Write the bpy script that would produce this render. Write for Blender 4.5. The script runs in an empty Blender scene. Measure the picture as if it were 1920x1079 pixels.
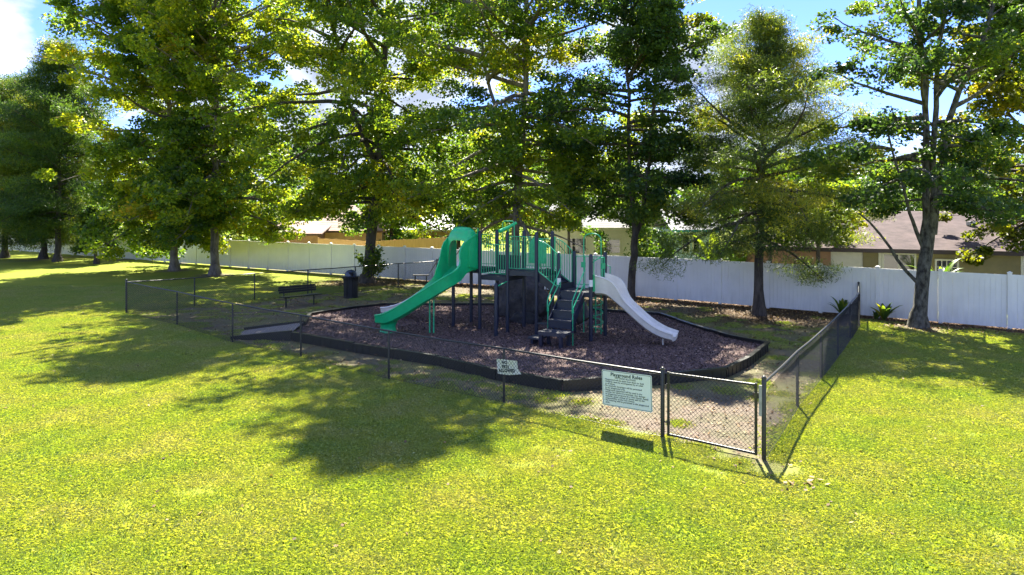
import bpy, math, random
import numpy as np
from mathutils import Vector, Matrix
random.seed(7)
rng = np.random.default_rng(7)
R = math.radians
sc = bpy.context.scene
COL = sc.collection

# ------------------------------------------------------------------ camera
CAMH, F, CX, HY = 4.1, 1300.0, 960.0, 390.0
cam_d = bpy.data.cameras.new("camera"); cam = bpy.data.objects.new("camera", cam_d); COL.objects.link(cam)
cam.location = (0, 0, CAMH); cam.rotation_euler = (R(90), 0, 0)
cam_d.sensor_width = 36; cam_d.lens = F / 1920 * 36
cam_d.shift_y = -(539.5 - HY) / 1920
cam_d.clip_start = 0.1; cam_d.clip_end = 3000
sc.camera = cam

# ------------------------------------------------------------------ sky, sun, exposure
SUN_AZ, SUN_EL = 9.0, 51.0          # degrees clockwise from +Y, above the horizon
w = bpy.data.worlds.new("World"); sc.world = w; w.use_nodes = True
nt = w.node_tree; nt.nodes.clear(); N = nt.nodes.new; Lk = nt.links.new
out = N("ShaderNodeOutputWorld"); bg = N("ShaderNodeBackground"); bg.inputs[1].default_value = 0.13
sky = N("ShaderNodeTexSky"); sky.sky_type = 'NISHITA'; sky.sun_disc = False
sky.sun_elevation = R(SUN_EL); sky.sun_rotation = R(SUN_AZ); sky.altitude = 0; sky.air_density = 1.0; sky.dust_density = 0.0; sky.ozone_density = 3.0
tc = N("ShaderNodeTexCoord")
def vm(op, a, b=None):
    n = N("ShaderNodeVectorMath"); n.operation = op; Lk(a, n.inputs[0])
    if b is not None: n.inputs[1].default_value = b
    return n.outputs[0]
def mth(op, a, b=None, c=None):
    n = N("ShaderNodeMath"); n.operation = op
    for i, v in enumerate((a, b, c)):
        if v is None: continue
        if hasattr(v, "links"): Lk(v, n.inputs[i])
        else: n.inputs[i].default_value = v
    return n.outputs[0]
mp = vm('MULTIPLY', tc.outputs['Generated'], (1.0, 1.0, 1.9))
no = N("ShaderNodeTexNoise"); no.inputs['Scale'].default_value = 4.2; no.inputs['Detail'].default_value = 9; no.inputs['Roughness'].default_value = 0.53
Lk(vm('ADD', mp, (4.3, 1.7, 2.6)), no.inputs['Vector'])
# cumulus: a soft bias that is stronger towards the horizon, plus one big cloud at the upper left
def blob(px, py, rad, amt):
    d = Vector(((px - CX) / F, 1, (HY - py) / F)).normalized()
    n = N("ShaderNodeVectorMath"); n.operation = 'DISTANCE'; Lk(tc.outputs['Generated'], n.inputs[0]); n.inputs[1].default_value = d
    mr = N("ShaderNodeMapRange"); mr.interpolation_type = 'SMOOTHSTEP'
    Lk(n.outputs['Value'], mr.inputs[0]); mr.inputs[1].default_value = rad; mr.inputs[2].default_value = rad * .25; mr.inputs[3].default_value = 0; mr.inputs[4].default_value = amt
    return mr.outputs[0]
sep = N("ShaderNodeSeparateXYZ"); Lk(tc.outputs['Generated'], sep.inputs[0])
hz = N("ShaderNodeMapRange"); Lk(sep.outputs[2], hz.inputs[0]); hz.inputs[1].default_value = 0.0; hz.inputs[2].default_value = 0.26; hz.inputs[3].default_value = 0.16; hz.inputs[4].default_value = 0.03
v = mth('ADD', mth('MULTIPLY_ADD', no.outputs[0], 2.7, -.86), hz.outputs[0])
v = mth('ADD', v, blob(-12, 85, .095, .30)); v = mth('ADD', v, blob(35, 70, .045, .12)); v = mth('SUBTRACT', v, blob(150, 40, .11, .45))
v = mth('SUBTRACT', v, blob(1440, 20, .16, .3))
mr = N("ShaderNodeMapRange"); mr.interpolation_type = 'SMOOTHSTEP'; Lk(v, mr.inputs[0]); mr.inputs[1].default_value = .50; mr.inputs[2].default_value = .70
no2 = N("ShaderNodeTexNoise"); no2.inputs['Scale'].default_value = 9; no2.inputs['Detail'].default_value = 5; Lk(mp, no2.inputs['Vector'])
cr = N("ShaderNodeValToRGB"); Lk(no2.outputs[0], cr.inputs[0])
cr.color_ramp.elements[0].position = .38; cr.color_ramp.elements[0].color = (1.0, 1.15, 1.5, 1)
cr.color_ramp.elements[1].position = .62; cr.color_ramp.elements[1].color = (2.3, 2.6, 3.2, 1)
mx = N("ShaderNodeMix"); mx.data_type = 'RGBA'
tint = N("ShaderNodeMix"); tint.data_type = 'RGBA'; tint.blend_type = 'MULTIPLY'; tint.inputs['Factor'].default_value = 1; Lk(sky.outputs[0], tint.inputs['A']); tint.inputs['B'].default_value = (.25, .29, .52, 1)
Lk(mr.outputs[0], mx.inputs['Factor']); Lk(tint.outputs['Result'], mx.inputs['A']); Lk(cr.outputs[0], mx.inputs['B'])
Lk(mx.outputs['Result'], bg.inputs[0]); Lk(bg.outputs[0], out.inputs[0])

sd = bpy.data.lights.new("sun", 'SUN'); sun = bpy.data.objects.new("sun", sd); COL.objects.link(sun)
sd.energy = 5.0; sd.angle = R(0.5); sd.color = (1.0, .94, .79)
S = Vector((math.sin(R(SUN_AZ)) * math.cos(R(SUN_EL)), math.cos(R(SUN_AZ)) * math.cos(R(SUN_EL)), math.sin(R(SUN_EL))))
sun.rotation_euler = S.to_track_quat('Z', 'Y').to_euler(); sun.location = (0, 0, 50)
vs = sc.view_settings; vs.view_transform = 'Standard'; vs.look = 'None'; vs.exposure = 2.3; vs.gamma = 1; vs.use_curve_mapping = False
cy = sc.cycles
try: cy.max_bounces = 6; cy.diffuse_bounces = 3; cy.transmission_bounces = 4; cy.transparent_max_bounces = 6; cy.caustics_reflective = False; cy.caustics_refractive = False
except Exception: pass

def P(px, py, z=0.0):
    """ground point (or point at height z) seen at photograph pixel px, py"""
    D = F * (CAMH - z) / (py - HY)
    return Vector(((px - CX) / F * D, D, z))
def PD(px, py, D):
    return Vector(((px - CX) / F * D, D, CAMH - (py - HY) / F * D))

# ------------------------------------------------------------------ object helpers
def tag(o, label=None, cat=None, group=None, kind=None):
    if label: o["label"] = label
    if cat: o["category"] = cat
    if group: o["group"] = group
    if kind: o["kind"] = kind
    return o
def thing(name, loc, label, cat, group=None, rz=0):
    o = bpy.data.objects.new(name, None); COL.objects.link(o); o.location = loc; o.rotation_euler = (0, 0, rz)
    o.empty_display_size = .2
    return tag(o, label, cat, group)
def put(name, me, parent=None, kind=None, label=None, local=False):
    o = bpy.data.objects.new(name, me); COL.objects.link(o)
    if parent is not None:
        o.parent = parent
        if not local:     # geometry given in world coordinates: undo the parents' placement
            m = Matrix.Identity(4); p = parent
            while p is not None:
                m = p.matrix_basis if m == Matrix.Identity(4) else p.matrix_basis @ m
                p = p.parent
            o.matrix_basis = m.inverted()
    tag(o, label, kind=kind)
    return o
class MB:
    def __init__(s): s.v = []; s.f = []; s.mi = []; s.cur = 0
    def add(s, vs, fs):
        b = len(s.v); s.v += [tuple(p) for p in vs]
        for f in fs: s.f.append([b + i for i in f]); s.mi.append(s.cur)
        return s
    def box(s, c, d, rz=0, m=None):
        x, y, z = d[0] / 2, d[1] / 2, d[2] / 2
        pts = [Vector((i * x, j * y, k * z)) for k in (-1, 1) for j in (-1, 1) for i in (-1, 1)]
        M = m if m is not None else Matrix.Rotation(rz, 3, 'Z')
        pts = [M @ p + Vector(c) for p in pts]
        return s.add(pts, [(0, 2, 3, 1), (4, 5, 7, 6), (0, 1, 5, 4), (2, 6, 7, 3), (0, 4, 6, 2), (1, 3, 7, 5)])
    def prism(s, poly, z0, z1):      # poly counter-clockwise
        n = len(poly); vs_ = [(p[0], p[1], z0) for p in poly] + [(p[0], p[1], z1) for p in poly]
        return s.add(vs_, [tuple(range(n))[::-1], tuple(range(n, 2 * n))] + [(i, (i + 1) % n, n + (i + 1) % n, n + i) for i in range(n)])
    def tube(s, pts, r, n=8, cap=True, closed=False):
        pts = [Vector(p) for p in pts]; k = len(pts)
        rs = list(r) if hasattr(r, "__len__") else [r] * k
        b = len(s.v); prev = None
        for i, p in enumerate(pts):
            if closed: t = pts[(i + 1) % k] - pts[i - 1]
            else: t = pts[min(i + 1, k - 1)] - pts[max(i - 1, 0)]
            t.normalize()
            if prev is None: u = t.orthogonal().normalized()
            else:
                u = prev - t * prev.dot(t)
                u = u.normalized() if u.length > 1e-6 else t.orthogonal().normalized()
            prev = u; w_ = t.cross(u)
            for j in range(n):
                a = 2 * math.pi * j / n; s.v.append(tuple(p + (u * math.cos(a) + w_ * math.sin(a)) * rs[i]))
        for i in range(k if closed else k - 1):
            i2 = (i + 1) % k
            for j in range(n):
                j2 = (j + 1) % n
                s.f.append([b + i * n + j, b + i * n + j2, b + i2 * n + j2, b + i2 * n + j]); s.mi.append(s.cur)
        if cap and not closed:
            s.f.append([b + j for j in range(n)][::-1]); s.mi.append(s.cur)
            s.f.append([b + (k - 1) * n + j for j in range(n)]); s.mi.append(s.cur)
        return s
    def loft(s, rings, closed_ring=True, cap=True):
        b = len(s.v); n = len(rings[0])
        for r in rings: s.v += [tuple(p) for p in r]
        for i in range(len(rings) - 1):
            for j in range(n if closed_ring else n - 1):
                j2 = (j + 1) % n
                s.f.append([b + i * n + j, b + i * n + j2, b + (i + 1) * n + j2, b + (i + 1) * n + j]); s.mi.append(s.cur)
        if cap and closed_ring:
            s.f.append([b + j for j in range(n)][::-1]); s.mi.append(s.cur)
            s.f.append([b + (len(rings) - 1) * n + j for j in range(n)]); s.mi.append(s.cur)
        return s
    def mesh(s, name, mats, smooth=False, angle=None):
        me = bpy.data.meshes.new(name); me.from_pydata(s.v, [], s.f)
        for m in (mats if isinstance(mats, (list, tuple)) else [mats]): me.materials.append(m)
        if any(s.mi): me.polygons.foreach_set("material_index", s.mi)
        if smooth: me.polygons.foreach_set("use_smooth", [True] * len(me.polygons))
        me.update()
        if smooth:
            try: me.set_sharp_from_angle(angle=R(angle or 40))
            except Exception: pass
        return me
    def build(s, name, mats, parent=None, smooth=False, **k):
        an = k.pop('angle', None)
        return put(name, s.mesh(name, mats, smooth, an), parent, **k)
def fastmesh(name, verts, n, mat, tone=None):
    """verts (N*n,3): N separate n-gons"""
    verts = np.asarray(verts, dtype=np.float32); nv = len(verts); nf = nv // n
    me = bpy.data.meshes.new(name)
    me.vertices.add(nv); me.vertices.foreach_set("co", verts.ravel())
    me.loops.add(nv); me.loops.foreach_set("vertex_index", np.arange(nv, dtype=np.int32))
    me.polygons.add(nf); me.polygons.foreach_set("loop_start", np.arange(0, nv, n, dtype=np.int32))
    if tone is not None:
        a = me.attributes.new("tone", 'FLOAT', 'POINT'); a.data.foreach_set("value", np.repeat(np.asarray(tone, dtype=np.float32), n))
    me.materials.append(mat); me.update(calc_edges=True); me.validate()
    return me

# ------------------------------------------------------------------ materials
def mat(name, col, rough=.6, var=.0, scale=8, bump=0, bscale=40, metal=0, spec=.5, col2=None, detail=4, stretch=None, coat=0):
    m = bpy.data.materials.new(name); m.use_nodes = True; t = m.node_tree; b = t.nodes["Principled BSDF"]
    b.inputs["Base Color"].default_value = (*col, 1); b.inputs["Roughness"].default_value = rough; b.inputs["Metallic"].default_value = metal
    b.inputs["Specular IOR Level"].default_value = spec; b.inputs["Coat Weight"].default_value = coat
    geo = t.nodes.new("ShaderNodeNewGeometry"); src = geo.outputs["Position"]
    if stretch:
        mm = t.nodes.new("ShaderNodeVectorMath"); mm.operation = 'MULTIPLY'; t.links.new(src, mm.inputs[0]); mm.inputs[1].default_value = stretch; src = mm.outputs[0]
    if var or col2:
        n = t.nodes.new("ShaderNodeTexNoise"); n.inputs["Scale"].default_value = scale; n.inputs["Detail"].default_value = detail; n.inputs["Roughness"].default_value = .6
        t.links.new(src, n.inputs["Vector"])
        r = t.nodes.new("ShaderNodeValToRGB"); t.links.new(n.outputs[0], r.inputs[0])
        c2 = col2 or tuple(min(1, c * (1 + var)) for c in col); c1 = tuple(c * (1 - var) for c in col) if not col2 else col
        r.color_ramp.elements[0].position = .35; r.color_ramp.elements[0].color = (*c1, 1)
        r.color_ramp.elements[1].position = .65; r.color_ramp.elements[1].color = (*c2, 1)
        t.links.new(r.outputs[0], b.inputs["Base Color"])
    if bump:
        n = t.nodes.new("ShaderNodeTexNoise"); n.inputs["Scale"].default_value = bscale; n.inputs["Detail"].default_value = 5; t.links.new(src, n.inputs["Vector"])
        bp = t.nodes.new("ShaderNodeBump"); bp.inputs["Strength"].default_value = bump; bp.inputs["Distance"].default_value = .02
        t.links.new(n.outputs[0], bp.inputs["Height"]); t.links.new(bp.outputs[0], b.inputs["Normal"])
    return m
def tonemat(name, stops, trans=.4, rough=.45, spec=.4, tboost=1.6):
    """leaf-like: colour from the per-leaf tone, part of the light passes through"""
    m = bpy.data.materials.new(name); m.use_nodes = True; t = m.node_tree; b = t.nodes["Principled BSDF"]; o = t.nodes["Material Output"]
    a = t.nodes.new("ShaderNodeAttribute"); a.attribute_name = "tone"
    r = t.nodes.new("ShaderNodeValToRGB"); t.links.new(a.outputs["Fac"], r.inputs[0]); e = r.color_ramp.elements
    while len(e) < len(stops): e.new(.5)
    for k, (p, c) in enumerate(stops): e[k].position = p; e[k].color = (*c, 1)
    t.links.new(r.outputs[0], b.inputs["Base Color"]); b.inputs["Roughness"].default_value = rough; b.inputs["Specular IOR Level"].default_value = spec
    if trans:
        g = t.nodes.new("ShaderNodeMix"); g.data_type = 'RGBA'; g.blend_type = 'MULTIPLY'; g.inputs['Factor'].default_value = 1
        t.links.new(r.outputs[0], g.inputs['A']); g.inputs['B'].default_value = (1.25 * tboost, 1.1 * tboost, .35 * tboost, 1)
        tr = t.nodes.new("ShaderNodeBsdfTranslucent"); t.links.new(g.outputs['Result'], tr.inputs[0])
        x = t.nodes.new("ShaderNodeMixShader"); x.inputs[0].default_value = trans
        t.links.new(b.outputs[0], x.inputs[1]); t.links.new(tr.outputs[0], x.inputs[2]); t.links.new(x.outputs[0], o.inputs[0])
    return m
M = {}
M['leaf'] = tonemat("sycamore_leaves", [(0, (.03, .07, .025)), (.3, (.06, .12, .022)), (.55, (.13, .19, .022)), (.9, (.27, .28, .022)), (1, (.38, .27, .03))], trans=.55, tboost=2.3)
M['leaf_dark'] = tonemat("dark_leaves", [(0, (.02, .052, .026)), (.4, (.045, .095, .03)), (.75, (.10, .165, .028)), (1, (.22, .23, .03))], trans=.5, tboost=1.9)
M['leaf_gold'] = tonemat("autumn_leaves", [(0, (.02, .045, .012)), (.5, (.10, .13, .012)), (.8, (.17, .19, .015)), (1, (.28, .24, .03))], trans=.5, tboost=1.8)
M['needle'] = tonemat("cypress_needles", [(0, (.03, .055, .022)), (.45, (.10, .16, .04)), (.75, (.20, .24, .035)), (1, (.38, .34, .035))], trans=.45, tboost=1.8)
M['bright'] = tonemat("garden_leaves", [(0, (.02, .06, .012)), (.5, (.06, .13, .015)), (1, (.18, .26, .03))], trans=.45, tboost=1.8)
M['grass'] = tonemat("lawn_blades", [(0, (.065, .13, .03)), (.3, (.18, .25, .045)), (.6, (.32, .37, .07)), (.85, (.45, .47, .14)), (1, (.66, .70, .46))], trans=.36, rough=.42, spec=.5, tboost=1.3)
_t = M['grass'].node_tree; _r = [n for n in _t.nodes if n.type == 'VALTORGB'][0]
_g1 = _t.nodes.new("ShaderNodeNewGeometry"); _n1 = _t.nodes.new("ShaderNodeTexNoise"); _n1.inputs['Scale'].default_value = .7; _n1.inputs['Detail'].default_value = 5; _t.links.new(_g1.outputs['Position'], _n1.inputs['Vector'])
_c1 = _t.nodes.new("ShaderNodeValToRGB"); _t.links.new(_n1.outputs[0], _c1.inputs[0]); _e = _c1.color_ramp.elements; _e[0].position = .34; _e[0].color = (.80, .94, .88, 1); _e[1].position = .68; _e[1].color = (1.10, 1.0, 1.6, 1); _e3 = _e.new(.5); _e3.color = (.95, .98, 1.0, 1)
_x1 = _t.nodes.new("ShaderNodeMix"); _x1.data_type = 'RGBA'; _x1.blend_type = 'MULTIPLY'; _x1.inputs['Factor'].default_value = 1
for _l in list(_r.outputs[0].links): _t.links.new(_x1.outputs['Result'], _l.to_socket)
_t.links.new(_r.outputs[0], _x1.inputs['A']); _t.links.new(_c1.outputs[0], _x1.inputs['B'])
M['chip'] = tonemat("mulch_chips", [(0, (.03, .02, .017)), (.5, (.12, .077, .068)), (.85, (.28, .18, .155)), (1, (.54, .40, .33))], trans=0, rough=.85)
M['litter'] = tonemat("fallen_leaves", [(0, (.04, .022, .012)), (.5, (.14, .08, .04)), (.85, (.32, .21, .10)), (1, (.48, .38, .2))], trans=.15, rough=.7)
M['bark_syc'] = mat("sycamore_bark", (.09, .075, .06), .9, col2=(.23, .20, .165), scale=5, bump=.6, bscale=14, stretch=(1, 1, .45))
M['bark'] = mat("dark_bark", (.035, .028, .022), .95, col2=(.095, .08, .066), scale=9, bump=1, bscale=22, stretch=(1, 1, .25))
M['bark_lichen'] = mat("lichen_bark", (.02, .018, .015), .95, col2=(.13, .125, .105), scale=9, bump=1, bscale=18, stretch=(1, 1, .5))
M['vinyl'] = mat("white_vinyl", (.86, .84, .81), .45, col2=(.92, .90, .87), scale=1.3, spec=.4)
_t = M['vinyl'].node_tree; _b = _t.nodes["Principled BSDF"]; _src = _b.inputs["Base Color"].links[0].from_socket
_g1 = _t.nodes.new("ShaderNodeNewGeometry"); _sp = _t.nodes.new("ShaderNodeSeparateXYZ"); _t.links.new(_g1.outputs["Position"], _sp.inputs[0])
_mv = _t.nodes.new("ShaderNodeVectorMath"); _mv.operation = 'MULTIPLY'; _mv.inputs[1].default_value = (5, 5, .6); _t.links.new(_g1.outputs["Position"], _mv.inputs[0])
_nn = _t.nodes.new("ShaderNodeTexNoise"); _nn.inputs['Scale'].default_value = 1.2; _nn.inputs['Detail'].default_value = 7; _nn.inputs['Roughness'].default_value = .7; _t.links.new(_mv.outputs[0], _nn.inputs['Vector'])
_ma = _t.nodes.new("ShaderNodeMath"); _ma.operation = 'MULTIPLY_ADD'; _t.links.new(_nn.outputs[0], _ma.inputs[0]); _ma.inputs[1].default_value = 1.1; _ma.inputs[2].default_value = -.32
_mr = _t.nodes.new("ShaderNodeMapRange"); _t.links.new(_sp.outputs[2], _mr.inputs[0]); _mr.inputs[1].default_value = 0; _mr.inputs[2].default_value = .7; _mr.inputs[3].default_value = .75; _mr.inputs[4].default_value = .12
_mm = _t.nodes.new("ShaderNodeMath"); _mm.operation = 'MULTIPLY'; _mm.use_clamp = True; _t.links.new(_ma.outputs[0], _mm.inputs[0]); _t.links.new(_mr.outputs[0], _mm.inputs[1])
_mx = _t.nodes.new("ShaderNodeMix"); _mx.data_type = 'RGBA'; _t.links.new(_mm.outputs[0], _mx.inputs['Factor']); _t.links.new(_src, _mx.inputs['A']); _mx.inputs['B'].default_value = (.16, .17, .12, 1); _t.links.new(_mx.outputs['Result'], _b.inputs["Base Color"])
M['black_coat'] = mat("black_coated_steel", (.012, .013, .015), .38, var=.3, scale=30, spec=.6)
M['navy'] = mat("navy_coated_steel", (.009, .014, .036), .4, var=.15, scale=12, spec=.5)
M['deck'] = mat("dark_perforated_deck", (.035, .04, .055), .5, var=.3, scale=60, spec=.4)
M['green'] = mat("green_coated_steel", (.024, .42, .20), .35, var=.12, scale=9, spec=.5)
M['green_p'] = mat("green_plastic", (.008, .44, .17), .28, var=.1, scale=3, spec=.5, coat=.15)
M['grey_p'] = mat("pale_grey_plastic", (.68, .65, .60), .4, var=.07, scale=4, spec=.5)
M['black_p'] = mat("black_plastic", (.009, .009, .011), .38, var=.3, scale=8, spec=.5, bump=.3, bscale=60)
M['rock'] = mat("dark_moulded_rock", (.008, .008, .011), .6, col2=(.06, .05, .048), scale=5, bump=1, bscale=9)
M['sticker'] = mat("white_sticker", (.75, .76, .78), .5)
M['sign'] = mat("pale_mint_sign", (.66, .73, .67), .45, var=.03, scale=4)
M['signw'] = mat("white_board", (.74, .76, .74), .5, col2=(.66, .70, .50), scale=5)
M['ink'] = mat("dark_green_ink", (.012, .035, .03), .6)
M['wood'] = mat("new_pine_boards", (.42, .24, .10), .8, col2=(.55, .34, .15), scale=3, stretch=(6, 6, .4))
M['grey_wood'] = mat("weathered_board", (.30, .30, .28), .8, var=.2, scale=10)

# ------------------------------------------------------------------ layout from the photograph
FRONT = [P(237, 588), P(332, 610), P(436, 643), P(564, 670), P(729, 712), P(945, 757), Vector((2.68, 12.34, 0))]
LATCH = Vector((4.10, 11.28, 0))
RIGHT = [LATCH, P(1495, 763), P(1539, 710), P(1571, 669), P(1594, 637), P(1610, 613), Vector((13.05, 26.1, 0))]
REAR_END = Vector((-4.1, 37.85, 0))
REAR = [FRONT[0].lerp(REAR_END, k / 6) for k in range(7)]
BED = [(19.7, -4.5), (18.0, -1.93), (16.5, -.38), (15.4, 1.12), (16.1, 3.54), (16.7, 5.15), (17.9, 6.1), (19.8, 7.3), (21, 6.55), (22.8, 6.0), (25.3, 5.4), (26.1, 3.7),
       (26.9, 2.86), (27.9, -.7), (28, -5.1), (27, -6.2), (25.3, -7.36), (23.3, -7.0), (21.4, -6.8)]
BED = [(b, a) for a, b in BED]          # counter-clockwise seen from above
def in_poly(x, y, poly):
    x = np.asarray(x); y = np.asarray(y); c = np.zeros(x.shape, bool); n = len(poly)
    for i in range(n):
        x1, y1 = poly[i][0], poly[i][1]; x2, y2 = poly[(i + 1) % n][0], poly[(i + 1) % n][1]
        if y1 == y2: continue
        c ^= ((y1 > y) != (y2 > y)) & (x < (x2 - x1) * (y - y1) / (y2 - y1) + x1)
    return c
def seg_dist(x, y, pts):
    d = np.full(np.shape(x), 1e9)
    for a, b in zip(pts[:-1], pts[1:]):
        ax, ay, bx, by = a[0], a[1], b[0], b[1]; L2 = (bx - ax) ** 2 + (by - ay) ** 2
        t = np.clip(((x - ax) * (bx - ax) + (y - ay) * (by - ay)) / L2, 0, 1)
        d = np.minimum(d, np.hypot(x - ax - t * (bx - ax), y - ay - t * (by - ay)))
    return d
ENC = [tuple(p[:2]) for p in FRONT] + [tuple(p[:2]) for p in RIGHT] + [(-4.1, 38)]
# vinyl fence line
def pvc(s):            # s metres along the fence, 0 at the bend (5.65, 31.9), positive to the right
    if s >= 0: d = Vector((1, -.76)).normalized()
    else: d = Vector((1, -.645)).normalized()
    return Vector((5.65 + d.x * s, 31.9 + d.y * s, 0)), d
PVC = [pvc(-75)[0], pvc(0)[0], pvc(30)[0]]
# cheap value noise for masks
_g = rng.random((64, 64))
def vnoise(x, y, s):
    x = np.asarray(x) / s + 100; y = np.asarray(y) / s + 100; xi = np.floor(x).astype(int); yi = np.floor(y).astype(int); fx = x - xi; fy = y - yi
    fx = fx * fx * (3 - 2 * fx); fy = fy * fy * (3 - 2 * fy); a = lambda i, j: _g[(xi + i) % 64, (yi + j) % 64]
    return (a(0, 0) * (1 - fx) + a(1, 0) * fx) * (1 - fy) + (a(0, 1) * (1 - fx) + a(1, 1) * fx) * fy
def sst(v, a, b):
    t = np.clip((v - a) / (b - a), 0, 1); return t * t * (3 - 2 * t)
TR = dict(t1=P(403, 516), t2=P(327, 508), t3=P(181, 495), t4=P(108, 491), t5=P(81, 486), t6=P(9, 484), t7=P(688, 531), t8=Vector((.15, 32.2, 0)), t9=P(1183, 564), t10=P(1423, 592), t11=P(1722, 614))
def dirt(x, y):
    """0 lawn .. 1 bare earth"""
    x = np.asarray(x, float); y = np.asarray(y, float)
    n = vnoise(x, y, 1.3) * .5 + vnoise(x, y, .45) * .5
    ins = in_poly(x, y, ENC).astype(float)
    dp = seg_dist(x, y, PVC)
    d = ins * (.70 + .7 * (n - .45))
    d = np.maximum(d, ins * sst(np.hypot((x - 3.6), (y - 13.3) * .8) * -1, -3.1, -1.6) * (.97 + .25 * (n - .5)))
    d = np.maximum(d, sst(-np.hypot(x - 3.9, y - 11.2), -1.1, -.3) * (.15 + n * .5))
    d = np.maximum(d, ins * sst(-np.abs(x + 8.6) - np.abs(y - 21.6) * .5, -3.5, -1.2) * (.6 + .3 * n))
    d = np.maximum(d, sst(-dp, -1.2, -.5) * sst(x, -9, -3) * 1.0)
    d = np.maximum(d, sst(-dp, -.45, -.15) * .9)
    d = np.maximum(d, sst(-dp + (n - .5) * 3, -6.2, -2.5) * sst(x, -6, -3) * (ins * .95))
    for k in ('t7', 't10', 't11', 't1', 't2', 't4', 't5'):
        d = np.maximum(d, sst(-np.hypot(x - TR[k].x, y - TR[k].y), -1.5 if k != 't7' else -3, -.5) * .9)
    return np.clip(d, 0, 1)

# ------------------------------------------------------------------ ground
def axis(a, b, step, far):
    near = np.arange(a, b + 1e-6, step); k = np.geomspace(1, far, 14)
    return np.concatenate([(a - k)[::-1], near, b + k])
gx = axis(-34, 24, .3, 900); gy = axis(5, 46, .3, 1400)
X, Y = np.meshgrid(gx, gy); Z = np.zeros_like(X)
verts = np.stack([X, Y, Z], -1).reshape(-1, 3); nx, ny = len(gx), len(gy)
ii = (np.arange(ny - 1)[:, None] * nx + np.arange(nx - 1)[None]).ravel()
faces = np.stack([ii, ii + 1, ii + nx + 1, ii + nx], 1)
me = bpy.data.meshes.new("ground"); me.from_pydata(verts.tolist(), [], faces.tolist())
a = me.attributes.new("dirt", 'FLOAT', 'POINT'); a.data.foreach_set("value", dirt(X, Y).ravel().astype(np.float32))
dpv = seg_dist(X, Y, PVC); lit = sst(-dpv, -1.6, -.6) * sst(X, -9, -2)
for k in ('t7', 't10', 't9'): lit = np.maximum(lit, sst(-np.hypot(X - TR[k].x, Y - TR[k].y), -3.6, -1.0) * .8)
a = me.attributes.new("litter", 'FLOAT', 'POINT'); a.data.foreach_set("value", lit.ravel().astype(np.float32))
gm = bpy.data.materials.new("lawn_and_earth"); gm.use_nodes = True; t = gm.node_tree; b = t.nodes["Principled BSDF"]; b.inputs["Roughness"].default_value = .95; b.inputs["Specular IOR Level"].default_value = .15
geo = t.nodes.new("ShaderNodeNewGeometry")
def tn(scale, det=5, ro=.6):
    n = t.nodes.new("ShaderNodeTexNoise"); n.inputs["Scale"].default_value = scale; n.inputs["Detail"].default_value = det; n.inputs["Roughness"].default_value = ro; t.links.new(geo.outputs["Position"], n.inputs["Vector"]); return n.outputs[0]
def tramp(src, st):
    r = t.nodes.new("ShaderNodeValToRGB"); t.links.new(src, r.inputs[0]); e = r.color_ramp.elements
    while len(e) < len(st): e.new(.5)
    for k, (p, c) in enumerate(st): e[k].position = p; e[k].color = (*c, 1)
    return r.outputs[0]
def tmix(f, a_, b_, mode='MIX'):
    n = t.nodes.new("ShaderNodeMix"); n.data_type = 'RGBA'; n.blend_type = mode
    for s_, v_ in (('Factor', f), ('A', a_), ('B', b_)):
        if hasattr(v_, "links"): t.links.new(v_, n.inputs[s_])
        else: n.inputs[s_].default_value = v_
    return n.outputs['Result']
def tatt(nm):
    n = t.nodes.new("ShaderNodeAttribute"); n.attribute_name = nm; return n.outputs["Fac"]
lawn = tmix(.45, tramp(tn(28, 6, .8), [(.3, (.06, .095, .012)), (.5, (.16, .21, .02)), (.7, (.34, .35, .05))]), tramp(tn(.55, 4), [(.35, (.13, .19, .016)), (.65, (.30, .29, .03))]))
earth = tmix(.5, tramp(tn(18, 8, .75), [(.34, (.035, .026, .02)), (.5, (.13, .10, .08)), (.68, (.30, .235, .19))]), tramp(tn(1.3, 4), [(.4, (.10, .10, .06)), (.6, (.17, .135, .11))]))
mulchy = tramp(tn(22, 7, .8), [(.35, (.03, .018, .012)), (.55, (.10, .06, .035)), (.75, (.28, .18, .10))])
c = tmix(tatt("dirt"), lawn, earth); c = tmix(tatt("litter"), c, mulchy)
t.links.new(c, b.inputs["Base Color"])
bp = t.nodes.new("ShaderNodeBump"); bp.inputs["Strength"].default_value = .6; bp.inputs["Distance"].default_value = .03; t.links.new(tn(34, 6, .8), bp.inputs["Height"]); t.links.new(bp.outputs[0], b.inputs["Normal"])
me.materials.append(gm); me.update(); put("ground", me, kind="structure")

# mulch bed: sunken sheet inside the border
mm = mat("mulch", (.055, .036, .034), .95, col2=(.24, .155, .135), scale=26, bump=1, bscale=50, detail=8)
MB().prism(BED, .02, .165).build("mulch_bed", mm, kind="structure")

def scatter(n, xr, yr, dens):
    x = rng.uniform(*xr, n); y = rng.uniform(*yr, n); k = rng.random(n) < dens(x, y); return x[k], y[k]
def flakes(x, y, z, ln, wd, tilt=.5):
    n = len(x); a = rng.uniform(0, 2 * np.pi, n); u = np.stack([np.cos(a), np.sin(a), rng.normal(0, tilt, n)], -1); v_ = np.stack([-np.sin(a), np.cos(a), rng.normal(0, tilt, n)], -1)
    u /= np.linalg.norm(u, axis=1)[:, None]; v_ /= np.linalg.norm(v_, axis=1)[:, None]
    c_ = np.stack([x, y, z], -1); l = (ln * rng.uniform(.5, 1.3, n))[:, None] / 2; w_ = (wd * rng.uniform(.6, 1.3, n))[:, None] / 2
    return np.stack([c_ - u * l, c_ - v_ * w_, c_ + u * l, c_ + v_ * w_], 1).reshape(-1, 3)
x, y = scatter(88000, (-7.4, 7.4), (15.2, 28.2), lambda a_, b_: in_poly(a_, b_, BED) * .9)
zz = .17 + rng.random(len(x)) * .03
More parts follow.
